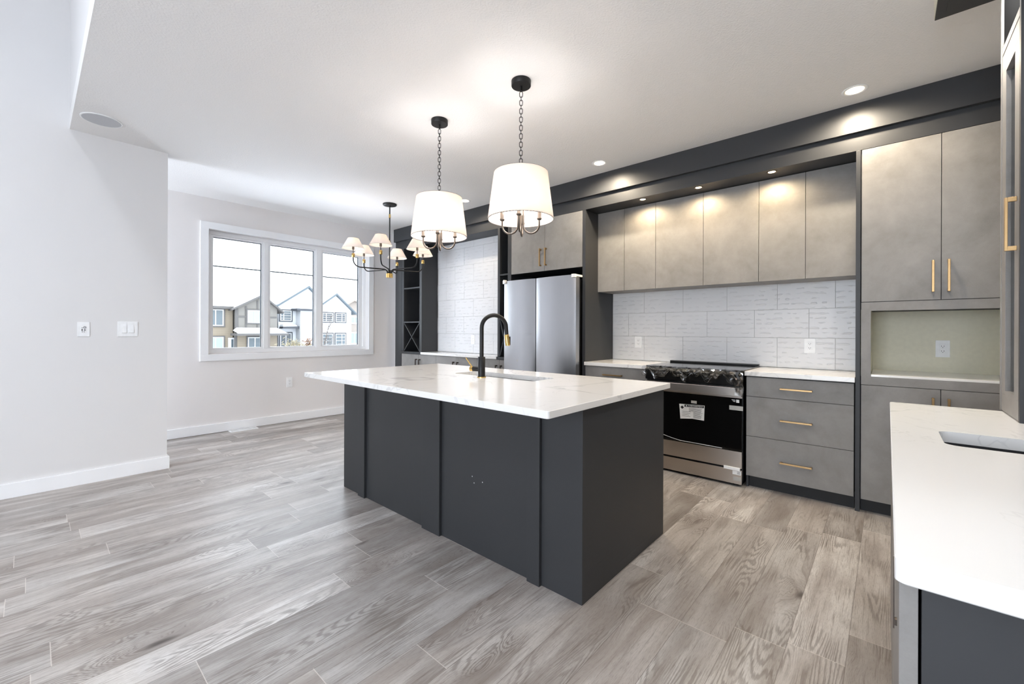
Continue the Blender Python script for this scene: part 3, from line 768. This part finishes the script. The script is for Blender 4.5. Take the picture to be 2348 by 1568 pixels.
def sink(loc, x0, x1, y0, y1, zt, depth, label, div=None, mat='stainless_sink'):
    r = thing('sink', loc, label, 'sink')
    t = 0.003
    def bowl(a0, a1, c0, c1):
        b = MB(); z0 = zt-depth
        b.box(a0, a1, c0, c1, z0-t, z0); b.box(a0-t, a0, c0-t, c1+t, z0-t, zt); b.box(a1, a1+t, c0-t, c1+t, z0-t, zt); b.box(a0, a1, c0-t, c0, z0-t, zt); b.box(a0, a1, c1, c1+t, z0-t, zt)
        o = b.build('bowl', mat, r)
        MB().lathe([(0.0, z0+0.0015), (0.03, z0+0.0012), (0.042, z0+0.003), (0.045, z0)], ((a0+a1)/2, (c0+c1)/2, 0), 24).build('drain', 'gunmetal', o)
    if div: bowl(x0, x1, y0, div-0.012); bowl(x0, x1, div+0.012, y1); box('divider', mat, x0, x1, div-0.0088, div+0.0088, zt-0.05, zt-0.012, r, 0.002)
    else: bowl(x0, x1, y0, y1)
    return r
sink((2.17, 2.0, ZT-0.25), 2.045, 2.29, 1.635, 2.38, ZT-0.0315, 0.2, 'stainless double-bowl undermount sink in the island top', 1.86)

# island faucet
r = thing('faucet', (1.985, 2.022, ZT), 'matte black gooseneck faucet with brass tip and lever on the island', 'faucet')
FX, FY = 1.985, 2.022
MB().lathe([(0.0, ZT), (0.030, ZT), (0.030, ZT+0.006), (0.027, ZT+0.008), (0.0, ZT+0.008)], (FX, FY, 0), 28).build('base_ring', 'bright_brass', r)
MB().lathe([(0.024, ZT+0.006), (0.024, ZT+0.135), (0.0215, ZT+0.138), (0.0, ZT+0.138)], (FX, FY, 0), 28).build('body', 'matte_black', r)
pts = []; R_ = 0.092; zt = 1.245; rad = 0.0137
dirx, diry = math.cos(-0.35), math.sin(-0.35)
pts.append((FX, FY, ZT+0.13)); pts.append((FX, FY, 1.12))
for k in range(0, 19):
    a = PI*(1-k/18*0.92); q = R_*(1+math.cos(a)); pts.append((FX+dirx*q, FY+diry*q, zt+R_*math.sin(a)*0.92))
a = PI*0.08; q = R_*(1+math.cos(a)); tip = Vector((FX+dirx*(q+0.006), FY+diry*(q+0.006), zt-0.045)); pts.append(tip)
MB().tube(pts, rad, 16).build('spout', 'matte_black', r)
tip2 = tip+Vector((dirx*0.010, diry*0.010, -0.075))
sp = MB().tube([tip, tip+(tip2-tip)*0.05, tip2, tip2+Vector((0, 0, -0.002))], [0.0145, 0.0165, 0.0165, 0.014], 18).build('spray_head', 'bright_brass', r)
MB().obox((tip+tip2)/2+Vector((dirx*0.018, diry*0.018, -0.005)), (dirx, diry, 0), (-diry, dirx, 0), (0, 0, 1), 0.004, 0.006, 0.028).build('spray_button', 'matte_black', sp)
hv = MB().cyl((FX, FY+0.020, ZT+0.055), (FX-0.012, FY+0.068, ZT+0.055), 0.0165, 20).build('valve', 'matte_black', r)
MB().cyl((FX-0.012, FY+0.068, ZT+0.055), (FX-0.017, FY+0.088, ZT+0.055), 0.0172, 20).build('valve_cap', 'bright_brass', hv)
MB().tube([(FX-0.014, FY+0.078, ZT+0.068), (FX-0.020, FY+0.105, ZT+0.10), (FX-0.026, FY+0.126, ZT+0.128)], [0.0045, 0.004, 0.0035], 10).build('lever', 'bright_brass', hv)

# ------------------------------------------------------------------ bar
slab_with_hole('countertop', 0.787, 2.547, -0.68, -0.008, ZT-0.034, ZT, 1.677, 1.905, -0.55, -0.12, 0.03, 'white quartz bar top in the right foreground with a sink cutout')
r = thing('bar_cabinet', (1.67, -0.36, 0), 'charcoal bar base cabinet under the right foreground quartz top', 'cabinet')
box('end_panel', 'charcoal', 0.812, 0.830, -0.68, -0.036, 0, ZT-0.035, r, 0.001)
box('body', 'charcoal_inner', 0.832, 2.525, -0.68, -0.038, 0.1, 0.66, r)
box('top_rail', 'charcoal_inner', 0.832, 1.64, -0.68, -0.038, 0.66, ZT-0.036, r); box('top_rail', 'charcoal_inner', 1.95, 2.525, -0.68, -0.038, 0.66, ZT-0.036, r)
for i in (2, 1, 0):
    d = box('door', 'concrete_laminate', 0.814+i*0.572, 0.814+(i+1)*0.572-0.003, -0.033, -0.013, 0.09, ZT-0.038, r, 0.0012)
b = MB(); xh = 0.95
b.box(xh-0.005, xh+0.005, -0.0098, -0.0078, 0.735, 0.85); b.box(xh-0.004, xh+0.004, -0.013, -0.009, 0.74, 0.75); b.box(xh-0.004, xh+0.004, -0.013, -0.009, 0.835, 0.845)
b.build('handle', 'gunmetal', d)
sink((1.79, -0.335, ZT-0.22), 1.674, 1.908, -0.553, -0.117, ZT-0.035, 0.17, 'dark undermount bar sink in the right foreground top', None, 'fridge_side')

# glazed hutch standing on the bar top
HY = -0.340
r = thing('hutch', (2.42, -0.5, ZT), 'glazed grey hutch with long brass handle standing on the bar top', 'hutch')
box('side_panel', 'charcoal', 2.246, 2.266, -0.67, HY, ZT, 2.671, r, 0.001)
box('far_side_panel', 'concrete_laminate', 2.561, 2.580, -0.67, HY+0.002, ZT+0.001, 2.671, r, 0.001)
box('top_rail', 'concrete_laminate', 2.267, 2.560, HY-0.02, HY, 2.325, 2.355, r, 0.001)
box('crown_panel', 'recess_black', 2.267, 2.560, HY-0.02, HY-0.004, 2.356, 2.670, r)
box('body', 'recess_black', 2.268, 2.559, -0.67, HY-0.045, ZT+0.002, 2.67, r)
d = MB().frame(HY-0.022, HY, 'Y', (2.268, ZT+0.004), (2.559, 2.318), 0.068, 0.001)
d.box(2.335, 2.492, HY-0.022, HY, ZT+0.071, 1.0)
d.box(2.335, 2.492, HY-0.022, HY, 2.235, 2.252)
d = d.build('door', 'concrete_laminate', r)
box('glass', 'cabinet_glass', 2.334, 2.493, HY-0.018, HY-0.014, 1.0, 2.236, d)
b = MB(); xh = 2.302
b.box(xh-0.006, xh+0.006, HY+0.021, HY+0.029, 1.515, 1.705, 0.001)
for z in (1.523, 1.697): b.box(xh-0.006, xh+0.006, HY, HY+0.022, z-0.008, z+0.008, 0.001)
b.build('handle', 'brass', d)
# dark dropped box on the ceiling above the bar
b = MB(); b.box(0.55, 2.778, YB, -0.160, 2.672, ZC)
cb = tag(b.build('ceiling_box', 'charcoal'), 'dark charcoal dropped box on the ceiling above the bar', 'ceiling panel')
tag(box('side_trim', 'niche_paint', 0.55, 2.778, -0.1598, -0.158, 2.676, ZC-0.002, cb), 'pale edge strip')
b = MB()
b.box(0.60, 2.74, -0.70, -0.195, 2.668, 2.672); b.build('inset_panel', 'charcoal', cb)

# ------------------------------------------------------------------ ceiling fixtures
def downlight(loc, rad, label, group, power, angle, color=(1.0, 0.83, 0.60)):
    x, y, z = loc
    r = thing('recessed_light', loc, label, 'light', group)
    MB().lathe([(rad, z), (rad, z-0.003), (rad*0.93, z-0.005), (rad*0.72, z-0.002), (rad*0.70, z-0.0005), (rad*0.70, z)], (x, y, 0), 40).build('trim_ring', 'plastic_white' if rad > 0.04 else 'gunmetal', r)
    MB().lathe([(0.0, z-0.0022), (rad*0.68, z-0.0018), (rad*0.70, z-0.0004)], (x, y, 0), 32).build('lens', 'lamp_glow', r)
    l = bpy.data.lights.new('downlight_lamp', 'SPOT'); l.energy = power; l.color = color; l.spot_size = math.radians(angle); l.spot_blend = 0.6; l.shadow_soft_size = rad*0.6
    o = bpy.data.objects.new('downlight_lamp', l); COL.objects.link(o); o.parent = r; o.location = (0, 0, -0.012)
    return l
downlight((3.507, 0.163, ZC), 0.068, 'lit recessed ceiling light in front of the pantry', 'ceiling downlights along the kitchen', 21, 168)
downlight((3.482, 2.004, ZC), 0.068, 'lit recessed ceiling light in front of the wall cabinets', 'ceiling downlights along the kitchen', 21, 168)
downlight((3.439, 3.80, ZC), 0.068, 'recessed ceiling light half hidden by a drum pendant shade', 'ceiling downlights along the kitchen', 8, 150)
for y, lab in ((1.743, 'small lit puck light over the first pair of narrow doors'), (1.235, 'small lit puck light over the middle of the wall cabinets'), (0.683, 'small lit puck light nearest the tall pantry')):
    downlight((3.838, y, 2.477), 0.036, lab, 'puck lights under the bulkhead', 4.4, 172, (1.0, 0.76, 0.46))
for x, y, lab, pw in ((2.40, -0.225, 'added unseen recessed light in the dark ceiling box over the hutch', 11), (1.35, -0.33, 'added unseen recessed light in the dark ceiling box over the bar sink', 8)):
    downlight((x, y, 2.668), 0.05, lab, 'added recessed lights over the bar', pw, 160, (1.0, 0.95, 0.88))  # invented lamps out of view, added to light bar top and hutch
for x, y, lab in ((-1.0, 0.9, 'added unseen recessed light in the tall ceiling, near the bar'), (-1.0, 2.1, 'added unseen recessed light in the tall ceiling, near the middle of the bulkhead'),
                  (-2.8, 0.8, 'added unseen recessed light in the tall ceiling, near the patio doors'), (-2.8, 2.6, 'added unseen recessed light in the tall ceiling, in the far corner')):
    downlight((x, y, ZH), 0.075, lab, 'added recessed lights in the tall ceiling', 62, 120, (0.95, 0.97, 1.0)).shadow_soft_size = 0.3  # invented lamps out of view, added to light floor and counter tops
r = thing('ceiling_speaker', (0.347, 4.385, ZC), 'round flush ceiling speaker by the left wall', 'speaker')
MB().lathe([(0.117, ZC), (0.117, ZC-0.004), (0.112, ZC-0.006), (0.108, ZC-0.005), (0.108, ZC)], (0.347, 4.385, 0), 56).build('rim', 'plastic_white', r)
MB().lathe([(0.0, ZC-0.0052), (0.108, ZC-0.0045)], (0.347, 4.385, 0), 56).build('grille', 'speaker_grey', r)

def bulb_lamp(parent, off, power, size=0.018):
    l = bpy.data.lights.new('bulb_lamp', 'POINT'); l.energy = power; l.color = (1.0, 0.94, 0.88); l.shadow_soft_size = size
    o = bpy.data.objects.new('bulb_lamp', l); COL.objects.link(o); o.parent = parent; o.location = off
def shell(prof, th):                                                # closed thin lathe profile
    return prof + [(r_-th, z_) for r_, z_ in reversed(prof)]
def pendant(x, y, label):
    r = thing('pendant_light', (x, y, 1.80), label, 'pendant light', 'drum pendants over the island')
    can = MB().lathe([(0.0, ZC), (0.061, ZC), (0.061, ZC-0.030), (0.059, ZC-0.033), (0.0, ZC-0.033)], (x, y, 0), 40).cyl((x, y, ZC-0.033), (x, y, ZC-0.062), 0.007, 12).build('canopy', 'matte_black', r)
    ch = MB(); z = ZC-0.066; k = 0
    while z > 2.185:
        L, w = (0.036, 0.0095) if k % 2 == 0 else (0.030, 0.0085)
        ux = Vector((r2.x, r2.y, 0)).normalized() if k % 2 == 0 else Vector((fw.x, fw.y, 0)).normalized()
        path = []
        for i in range(16):
            a = 2*PI*i/16; path.append(Vector((x, y, z-L/2)) + ux*w*math.cos(a) + Vector((0, 0, 1))*(0.5*(L-2*w)*(1 if math.sin(a) >= 0 else -1) + w*math.sin(a)))
        ch.tube(path, 0.0021, 6, True); z -= L-0.007; k += 1
    ch.build('chain', 'matte_black', r)
    zt, zb, rt, rb = 2.206, 1.918, 0.168, 0.2055
    MB().lathe(shell([(rb, zb), (rb-0.25*(rb-rt), zb+0.25*(zt-zb)), (rb-0.5*(rb-rt), zb+0.5*(zt-zb)), (rb-0.75*(rb-rt), zb+0.75*(zt-zb)), (rt, zt)], 0.0015), (x, y, 0), 72, True).build('shade', 'linen_shade', r)
    b = MB()
    for rr, z in ((rt-0.002, zt), (rb-0.002, zb)): b.tube([(x+rr*math.cos(2*PI*i/64), y+rr*math.sin(2*PI*i/64), z) for i in range(64)], 0.0022, 6, True)
    for i in range(4):
        a = 2*PI*i/4+0.4; b.tube([(x, y, zt-0.02), (x+(rt-0.003)*math.cos(a), y+(rt-0.003)*math.sin(a), zt)], 0.0018, 6)
    b.build('shade_ring', 'gunmetal', r)
    MB().cyl((x, y, 2.19), (x, y, 1.90), 0.006, 12).build('stem', 'gunmetal', r)
    for i in range(4):
        a = math.atan2(-y, -x)+i*PI/2 - 0.10; ca, sa = math.cos(a), math.sin(a)
        Rr = 0.058; c0 = 0.016
        path = [(x+ca*c0, y+sa*c0, 1.99), (x+ca*c0, y+sa*c0, 1.90)]
        for k in range(1, 13):
            t = PI*k/12; q = c0+Rr*(1-math.cos(t))*0.86; path.append((x+ca*q, y+sa*q, 1.885-0.055*math.sin(t)))
        qe = c0+Rr*2*0.86; path.append((x+ca*qe, y+sa*qe, 1.915))
        arm = MB().tube(path, 0.0058, 10).build('arm', 'gunmetal', r)
        MB().lathe([(0.0, 1.912), (0.010, 1.912), (0.0155, 1.918), (0.0155, 1.926), (0.0135, 1.928), (0.0135, 1.975), (0.0, 1.975)], (x+ca*qe, y+sa*qe, 0), 18).build('socket', 'gunmetal', arm)
        MB().lathe([(0.0, 1.975), (0.010, 1.978), (0.019, 2.005), (0.017, 2.03), (0.006, 2.055), (0.0, 2.058)], (x+ca*qe, y+sa*qe, 0), 18).build('bulb', 'bulb_glow', arm)
        bulb_lamp(r, (ca*qe, sa*qe, 2.02-1.80), 1.35, 0.03)
    return r
pendant(2.020, 1.716, 'white drum shade pendant nearer the range')
pendant(2.000, 2.490, 'white drum shade pendant nearer the window')

# chandelier
cx, cyy = 2.925, 4.60
r = thing('chandelier', (cx, cyy, 1.86), 'six-arm black and brass chandelier with small white shades by the window', 'chandelier')
MB().lathe([(0.0, ZC), (0.083, ZC), (0.083, ZC-0.012), (0.078, ZC-0.018), (0.06, ZC-0.022), (0.0, ZC-0.022)], (cx, cyy, 0), 40).build('canopy', 'matte_black', r)
MB().cyl((cx, cyy, ZC-0.022), (cx, cyy, 1.93), 0.0075, 12).build('stem', 'matte_black', r)
for z0, z1 in ((2.61, 2.655), (2.285, 2.33)): MB().cyl((cx, cyy, z0), (cx, cyy, z1), 0.0115, 16).build('brass_collar', 'bright_brass', r)
base_a = math.atan2(-cyy, -cx)
for i in range(6):
    a = base_a - math.radians(13) + i*PI/3; ca, sa = math.cos(a), math.sin(a)
    pt = lambda q, z: (cx+ca*q, cyy+sa*q, z)
    RA = 0.43; path = [pt(0.026, 1.90), pt(0.026, 1.93)]
    for k in range(1, 7): t = PI/2*k/6; path.append(pt(0.026+0.045*(1-math.cos(t)), 1.93+0.045*math.sin(t)))
    path.append(pt(0.2, 1.975))
    for k in range(0, 9): t = PI/2*k/8; path.append(pt(RA-0.085+0.085*math.sin(t), 1.975+0.085*(1-math.cos(t))))
    path.append(pt(RA, 2.10))
    arm = MB().tube(path, 0.0072, 10).build('arm', 'matte_black', r)
    MB().cyl(pt(0.026, 1.875), pt(0.026, 1.925), 0.0145, 16).build('brass_foot', 'bright_brass', arm)
    MB().lathe([(0.0, 2.085), (0.016, 2.085), (0.018, 2.09), (0.018, 2.125), (0.016, 2.13), (0.0, 2.13)], (cx+ca*RA, cyy+sa*RA, 0), 18).build('brass_cup', 'bright_brass', arm)
    MB().cyl(pt(RA, 2.13), pt(RA, 2.175), 0.005, 10).cyl(pt(RA, 2.175), pt(RA, 2.215), 0.013, 16).build('socket', 'gunmetal', arm)
    MB().lathe([(0.0, 2.215), (0.012, 2.22), (0.020, 2.25), (0.012, 2.275), (0.0, 2.282)], (cx+ca*RA, cyy+sa*RA, 0), 16).build('bulb', 'bulb_glow', arm)
    MB().lathe(shell([(0.126, 2.188), (0.105, 2.226), (0.084, 2.264), (0.060, 2.308)], 0.0012), (cx+ca*RA, cyy+sa*RA, 0), 48, True).build('shade', 'linen_shade', arm)
    b = MB()
    for rr, z in ((0.126, 2.188), (0.060, 2.308)): b.tube([(cx+ca*RA+rr*math.cos(2*PI*k/40), cyy+sa*RA+rr*math.sin(2*PI*k/40), z) for k in range(40)], 0.0014, 5, True)
    b.build('shade_ring', 'tape_grey', arm)
    bulb_lamp(r, (ca*RA, sa*RA, 2.25-1.86), 4.2, 0.02)

# ------------------------------------------------------------------ outdoors
struct('ground', 'snow', -40, 90, YW+0.4, 120, -1.7, -1.5)
def hwin(root, x0, x1, z0, z1, y, case, gl, split=(0.5,), bars=0, w=0.07, cw=0.09):
    f = MB().frame(y-0.05, y+0.02, 'Y', (x0-cw, z0-cw), (x1+cw, z1+cw), cw).build('window', case, root)
    s_ = MB().frame(y-0.06, y+0.02, 'Y', (x0, z0), (x1, z1), w)
    for q in split: xm = x0+(x1-x0)*q; s_.box(xm-w/2, xm+w/2, y-0.06, y+0.02, z0+w, z1-w)
    for k in range(bars): zz = z0+(z1-z0)*(k+1)/(bars+1); s_.box(x0+w, x1-w, y-0.055, y+0.02, zz-0.018, zz+0.018)
    s_.build('sash', 'frame_white', f)
    MB().box(x0+w/2, x1-w/2, y-0.035, y-0.02, z0+w/2, z1-w/2).build('pane', gl, f)
def gable(root, x0, x1, y0, y1, zb, ze, zr, wall, xr=None, ov=0.45, th=0.22, fascia='soffit_grey', z_l=None, z_r=None):
    xr = (x0+x1)/2 if xr is None else xr; zl = ze if z_l is None else z_l; zr_ = ze if z_r is None else z_r
    MB().prism([(x0, y0, zb), (x1, y0, zb), (x1, y0, zr_), (xr, y0, zr), (x0, y0, zl)], (0, y1-y0, 0)).build('wall', wall, root)
    sl, sr = (zr-zl)/(xr-x0), (zr-zr_)/(x1-xr)
    a, c = (x0-ov, zl-ov*sl), (x1+ov, zr_-ov*sr)
    rf = MB().prism([(a[0], y0-ov, a[1]), (xr, y0-ov, zr), (c[0], y0-ov, c[1]), (c[0], y0-ov, c[1]+th), (xr, y0-ov, zr+th*1.1), (a[0], y0-ov, a[1]+th)], (0, y1-y0+ov, 0)).build('roof', fascia, root)
    MB().prism([(a[0]+0.1, y0-ov+0.06, a[1]+th), (xr, y0-ov+0.06, zr+th*1.1), (c[0]-0.1, y0-ov+0.06, c[1]+th), (c[0]-0.3, y0-ov+0.06, c[1]+th+0.22), (xr, y0-ov+0.06, zr+th+0.2), (a[0]+0.3, y0-ov+0.06, a[1]+th+0.22)], (0, y1-y0, 0)).build('roof_snow', 'snow', rf)
Y0 = 38.0
# tan house
h = thing('house', (9.0, 42, -1.5), 'tan two-storey house with gabled taupe bay and snowy roof', 'house')
MB().box(3.5, 10.5, Y0+0.5, Y0+9, -1.5, 2.98).build('wall', 'siding_tan', h)
rf = MB().prism([(3.0, Y0, 2.86), (10.6, Y0, 2.86), (10.6, Y0, 3.05), (3.0, Y0, 3.05)], (0, 0.5, 0)).build('roof', 'board_taupe', h)
MB().prism([(3.0, Y0, 3.05), (3.0, Y0+5, 6.1), (3.0, Y0+10, 3.05)], (10.2, 0, 0)).build('roof_snow', 'snow', rf)
MB().box(9.45, 9.55, Y0+2.5, Y0+2.7, 4.5, 4.72).box(9.5, 9.75, Y0+2.5, Y0+2.7, 4.5, 4.6).build('roof_vent', 'board_taupe', rf)
gable(h, 10.6, 13.55, Y0, Y0+8, -1.5, 2.95, 3.95, 'panel_taupe', 12.35, 0.4, 0.14, 'board_taupe', 2.95, 2.95)
b = MB(); b.box(10.5, 10.72, Y0-0.04, Y0, -1.0, 2.9); b.box(10.72, 11.2, Y0-0.04, Y0, 2.22, 2.34); b.box(11.2, 11.32, Y0-0.04, Y0, 1.4, 3.1); b.box(12.03, 12.12, Y0-0.04, Y0, 2.92, 3.6); b.box(12.45, 13.5, Y0-0.04, Y0, 2.22, 2.32); b.box(12.03, 12.12, Y0-0.04, Y0, 1.3, 1.72)
b.build('trim_boards', 'board_taupe', h)
MB().box(10.65, 13.52, Y0-0.08, Y0-0.01, -1.5, 0.95).build('lower_siding', 'siding_tan', h)
pr = MB().box(10.2, 13.85, Y0-1.6, Y0, 0.80, 0.98).build('porch_roof', 'board_taupe', h)
MB().prism([(10.25, Y0-1.6, 0.98), (13.8, Y0-1.6, 0.98), (13.5, Y0-1.2, 1.2), (10.6, Y0-1.2, 1.2)], (0, 1.15, 0.22)).build('porch_snow', 'snow', pr)
hwin(h, 8.70, 9.86, 1.54, 2.80, Y0+0.45, 'board_taupe', 'house_glass', (0.55,)); hwin(h, 8.70, 9.86, -0.6, 0.68, Y0+0.45, 'board_taupe', 'blind_pale', (0.55,))
hwin(h, 11.36, 12.36, 1.80, 2.80, Y0-0.03, 'board_taupe', 'blind_pale'); hwin(h, 11.36, 12.36, -0.7, 0.66, Y0-0.11, 'board_taupe', 'house_glass')
d = MB().box(10.18, 10.58, Y0+0.42, Y0+0.5, -1.3, 0.62).build('door', 'frame_white', h); MB().box(10.38, 10.52, Y0+0.41, Y0+0.42, -0.9, 0.5).build('door_pane', 'house_glass', d)
# white house with the bump-out, set further back
h = thing('house', (17, 44, -1.5), 'white two-storey house with dark gable trim and patio door, behind the bush', 'house')
gable(h, 14.47, 17.79, 40.3, 49.0, -1.5, 3.0, 5.15, 'smooth_white', 17.0, 0.36, 0.17, 'soffit_grey', 3.41, 4.36)
MB().box(15.95, 17.6, 39.3, 40.3, -1.5, 2.99).build('bay_wall', 'siding_white', h)
rf = MB().box(15.53, 17.6, 38.95, 40.3, 2.97, 3.15).build('bay_roof', 'board_dark', h)
MB().lathe([(0.0, 1.0), (0.47, 0.91), (0.82, 0.61), (1.0, 0.21), (1.02, 0.0), (0.0, 0.0)], (16.68, 40.0, 3.15), 28).build('bay_snow', 'snow', rf)
rf = MB().prism([(14.53, 39.5, 1.37), (16.05, 39.5, 1.37), (15.95, 39.5, 1.58), (14.58, 39.5, 1.54)], (0, 0.8, 0)).build('door_hood', 'board_dark', h)
MB().prism([(14.58, 39.55, 1.55), (15.79, 39.55, 1.58), (15.68, 39.55, 1.7), (14.63, 39.55, 1.73)], (0, 0.7, 0)).build('hood_snow', 'snow', rf)
hwin(h, 14.6, 15.56, 2.07, 2.99, 40.28, 'board_dark', 'house_glass', (0.30,), 3); hwin(h, 14.6, 15.56, -1.4, 0.97, 40.28, 'board_dark', 'house_glass_dark')
# white house with paired windows
h = thing('house', (20.5, 46, -1.5), 'white two-storey house with steep gable and paired dark-framed windows', 'house')
gable(h, 18.96, 22.16, 42.0, 51.0, -1.5, 3.2, 4.79, 'smooth_white', 20.45, 0.4, 0.17, 'soffit_grey', 3.68, 3.24)
for x0, sp in ((19.12, 0.36), (20.47, 0.62)):
    hwin(h, x0, x0+1.06, 2.08, 2.97, 41.98, 'board_dark', 'house_glass_dark', (sp,), 3); hwin(h, x0, x0+1.06, -0.52, 0.89, 41.98, 'board_dark', 'house_glass', (sp,), 3)
# beige house
h = thing('house', (26, 50, -1.5), 'beige two-storey house glimpsed at the right window edge', 'house')
gable(h, 23.8, 28.17, 46.0, 55.0, -1.5, 3.4, 4.6, 'siding_beige', 24.53, 0.3, 0.14, 'siding_beige', 4.15, 3.47)
hwin(h, 24.19, 24.99, 2.05, 2.79, 45.98, 'frame_white', 'blind_pale'); hwin(h, 24.19, 24.99, -0.28, 0.97, 45.98, 'frame_white', 'blind_pale')

# dry bush and bare tree
def leaves(b, c, n, spread, size):
    for _ in range(n):
        p = Vector(c)+Vector((random.gauss(0, spread[0]), random.gauss(0, spread[1]), random.gauss(0, spread[2])))
        d1 = Vector((random.uniform(-1, 1), random.uniform(-1, 1), random.uniform(-1, 1))).normalized(); d2 = d1.orthogonal().normalized()
        s1, s2 = size*random.uniform(0.6, 1.3), size*random.uniform(0.2, 0.4)
        v = [b.bm.verts.new(p+q) for q in (-d1*s1, d2*s2, d1*s1, -d2*s2)]; b.bm.faces.new(v)
random.seed(5)
r = thing('bush', (8.9, 22, -1.5), 'dry tan bush of curled leaves in front of the white house', 'bush')
b = MB(); 
for k in range(14): a = random.uniform(0, 6.3); q = random.uniform(0.1, 0.55); b.tube([(8.9, 22, -1.5), (8.9+q*0.6*math.cos(a), 22+q*0.6*math.sin(a), -0.5), (8.9+q*1.4*math.cos(a), 22+q*math.sin(a), 0.35+random.uniform(0, 0.35))], [0.03, 0.018, 0.008], 5)
b.build('stems', 'bark', r)
b = MB(); leaves(b, (8.62, 22, 0.52), 190, (0.24, 0.2, 0.13), 0.085); leaves(b, (9.0, 22, 0.42), 90, (0.2, 0.2, 0.1), 0.075); tag(b.build('foliage', 'dry_leaf_pale', r), kind='stuff')
b = MB(); leaves(b, (9.33, 22, 0.62), 80, (0.12, 0.1, 0.14), 0.095); leaves(b, (9.36, 22, 0.42), 50, (0.1, 0.1, 0.1), 0.08); tag(b.build('dry_foliage', 'dry_leaf', r), kind='stuff')
r = tag(bpy.data.objects.new('bare_tree', None), 'thin leafless sapling in front of the paired windows', 'tree'); COL.objects.link(r); r.location = (10.2, 22, -1.5); ORG[r.name] = Vector((10.2, 22, -1.5))
b = MB(); b.tube([(9.95, 22, -1.5), (10.05, 22, 0.2), (10.3, 22, 1.2), (10.55, 22, 2.2)], [0.035, 0.025, 0.016, 0.006], 6); b.build('trunk', 'bark', r)
b = MB()
for k in range(34):
    t = random.uniform(0.1, 1.0); p = Vector((10.0+0.5*t, 22, -0.2+2.2*t)); d1 = Vector((random.uniform(-0.7, 0.7), random.uniform(-0.4, 0.4), random.uniform(0.25, 0.8)))*random.uniform(0.4, 0.9)
    b.tube([p, p+d1*0.5+Vector((0, 0, 0.03)), p+d1], [0.010, 0.006, 0.003], 4)
for k in range(40):
    p = Vector((10.25+random.uniform(-0.15, 0.35), 22+random.uniform(-0.2, 0.2), random.uniform(0.1, 0.75))); d1 = Vector((random.uniform(-0.3, 0.3), random.uniform(-0.2, 0.2), random.uniform(0.05, 0.3))); b.tube([p, p+d1], 0.007, 4)
b.build('branches', 'bark', r)
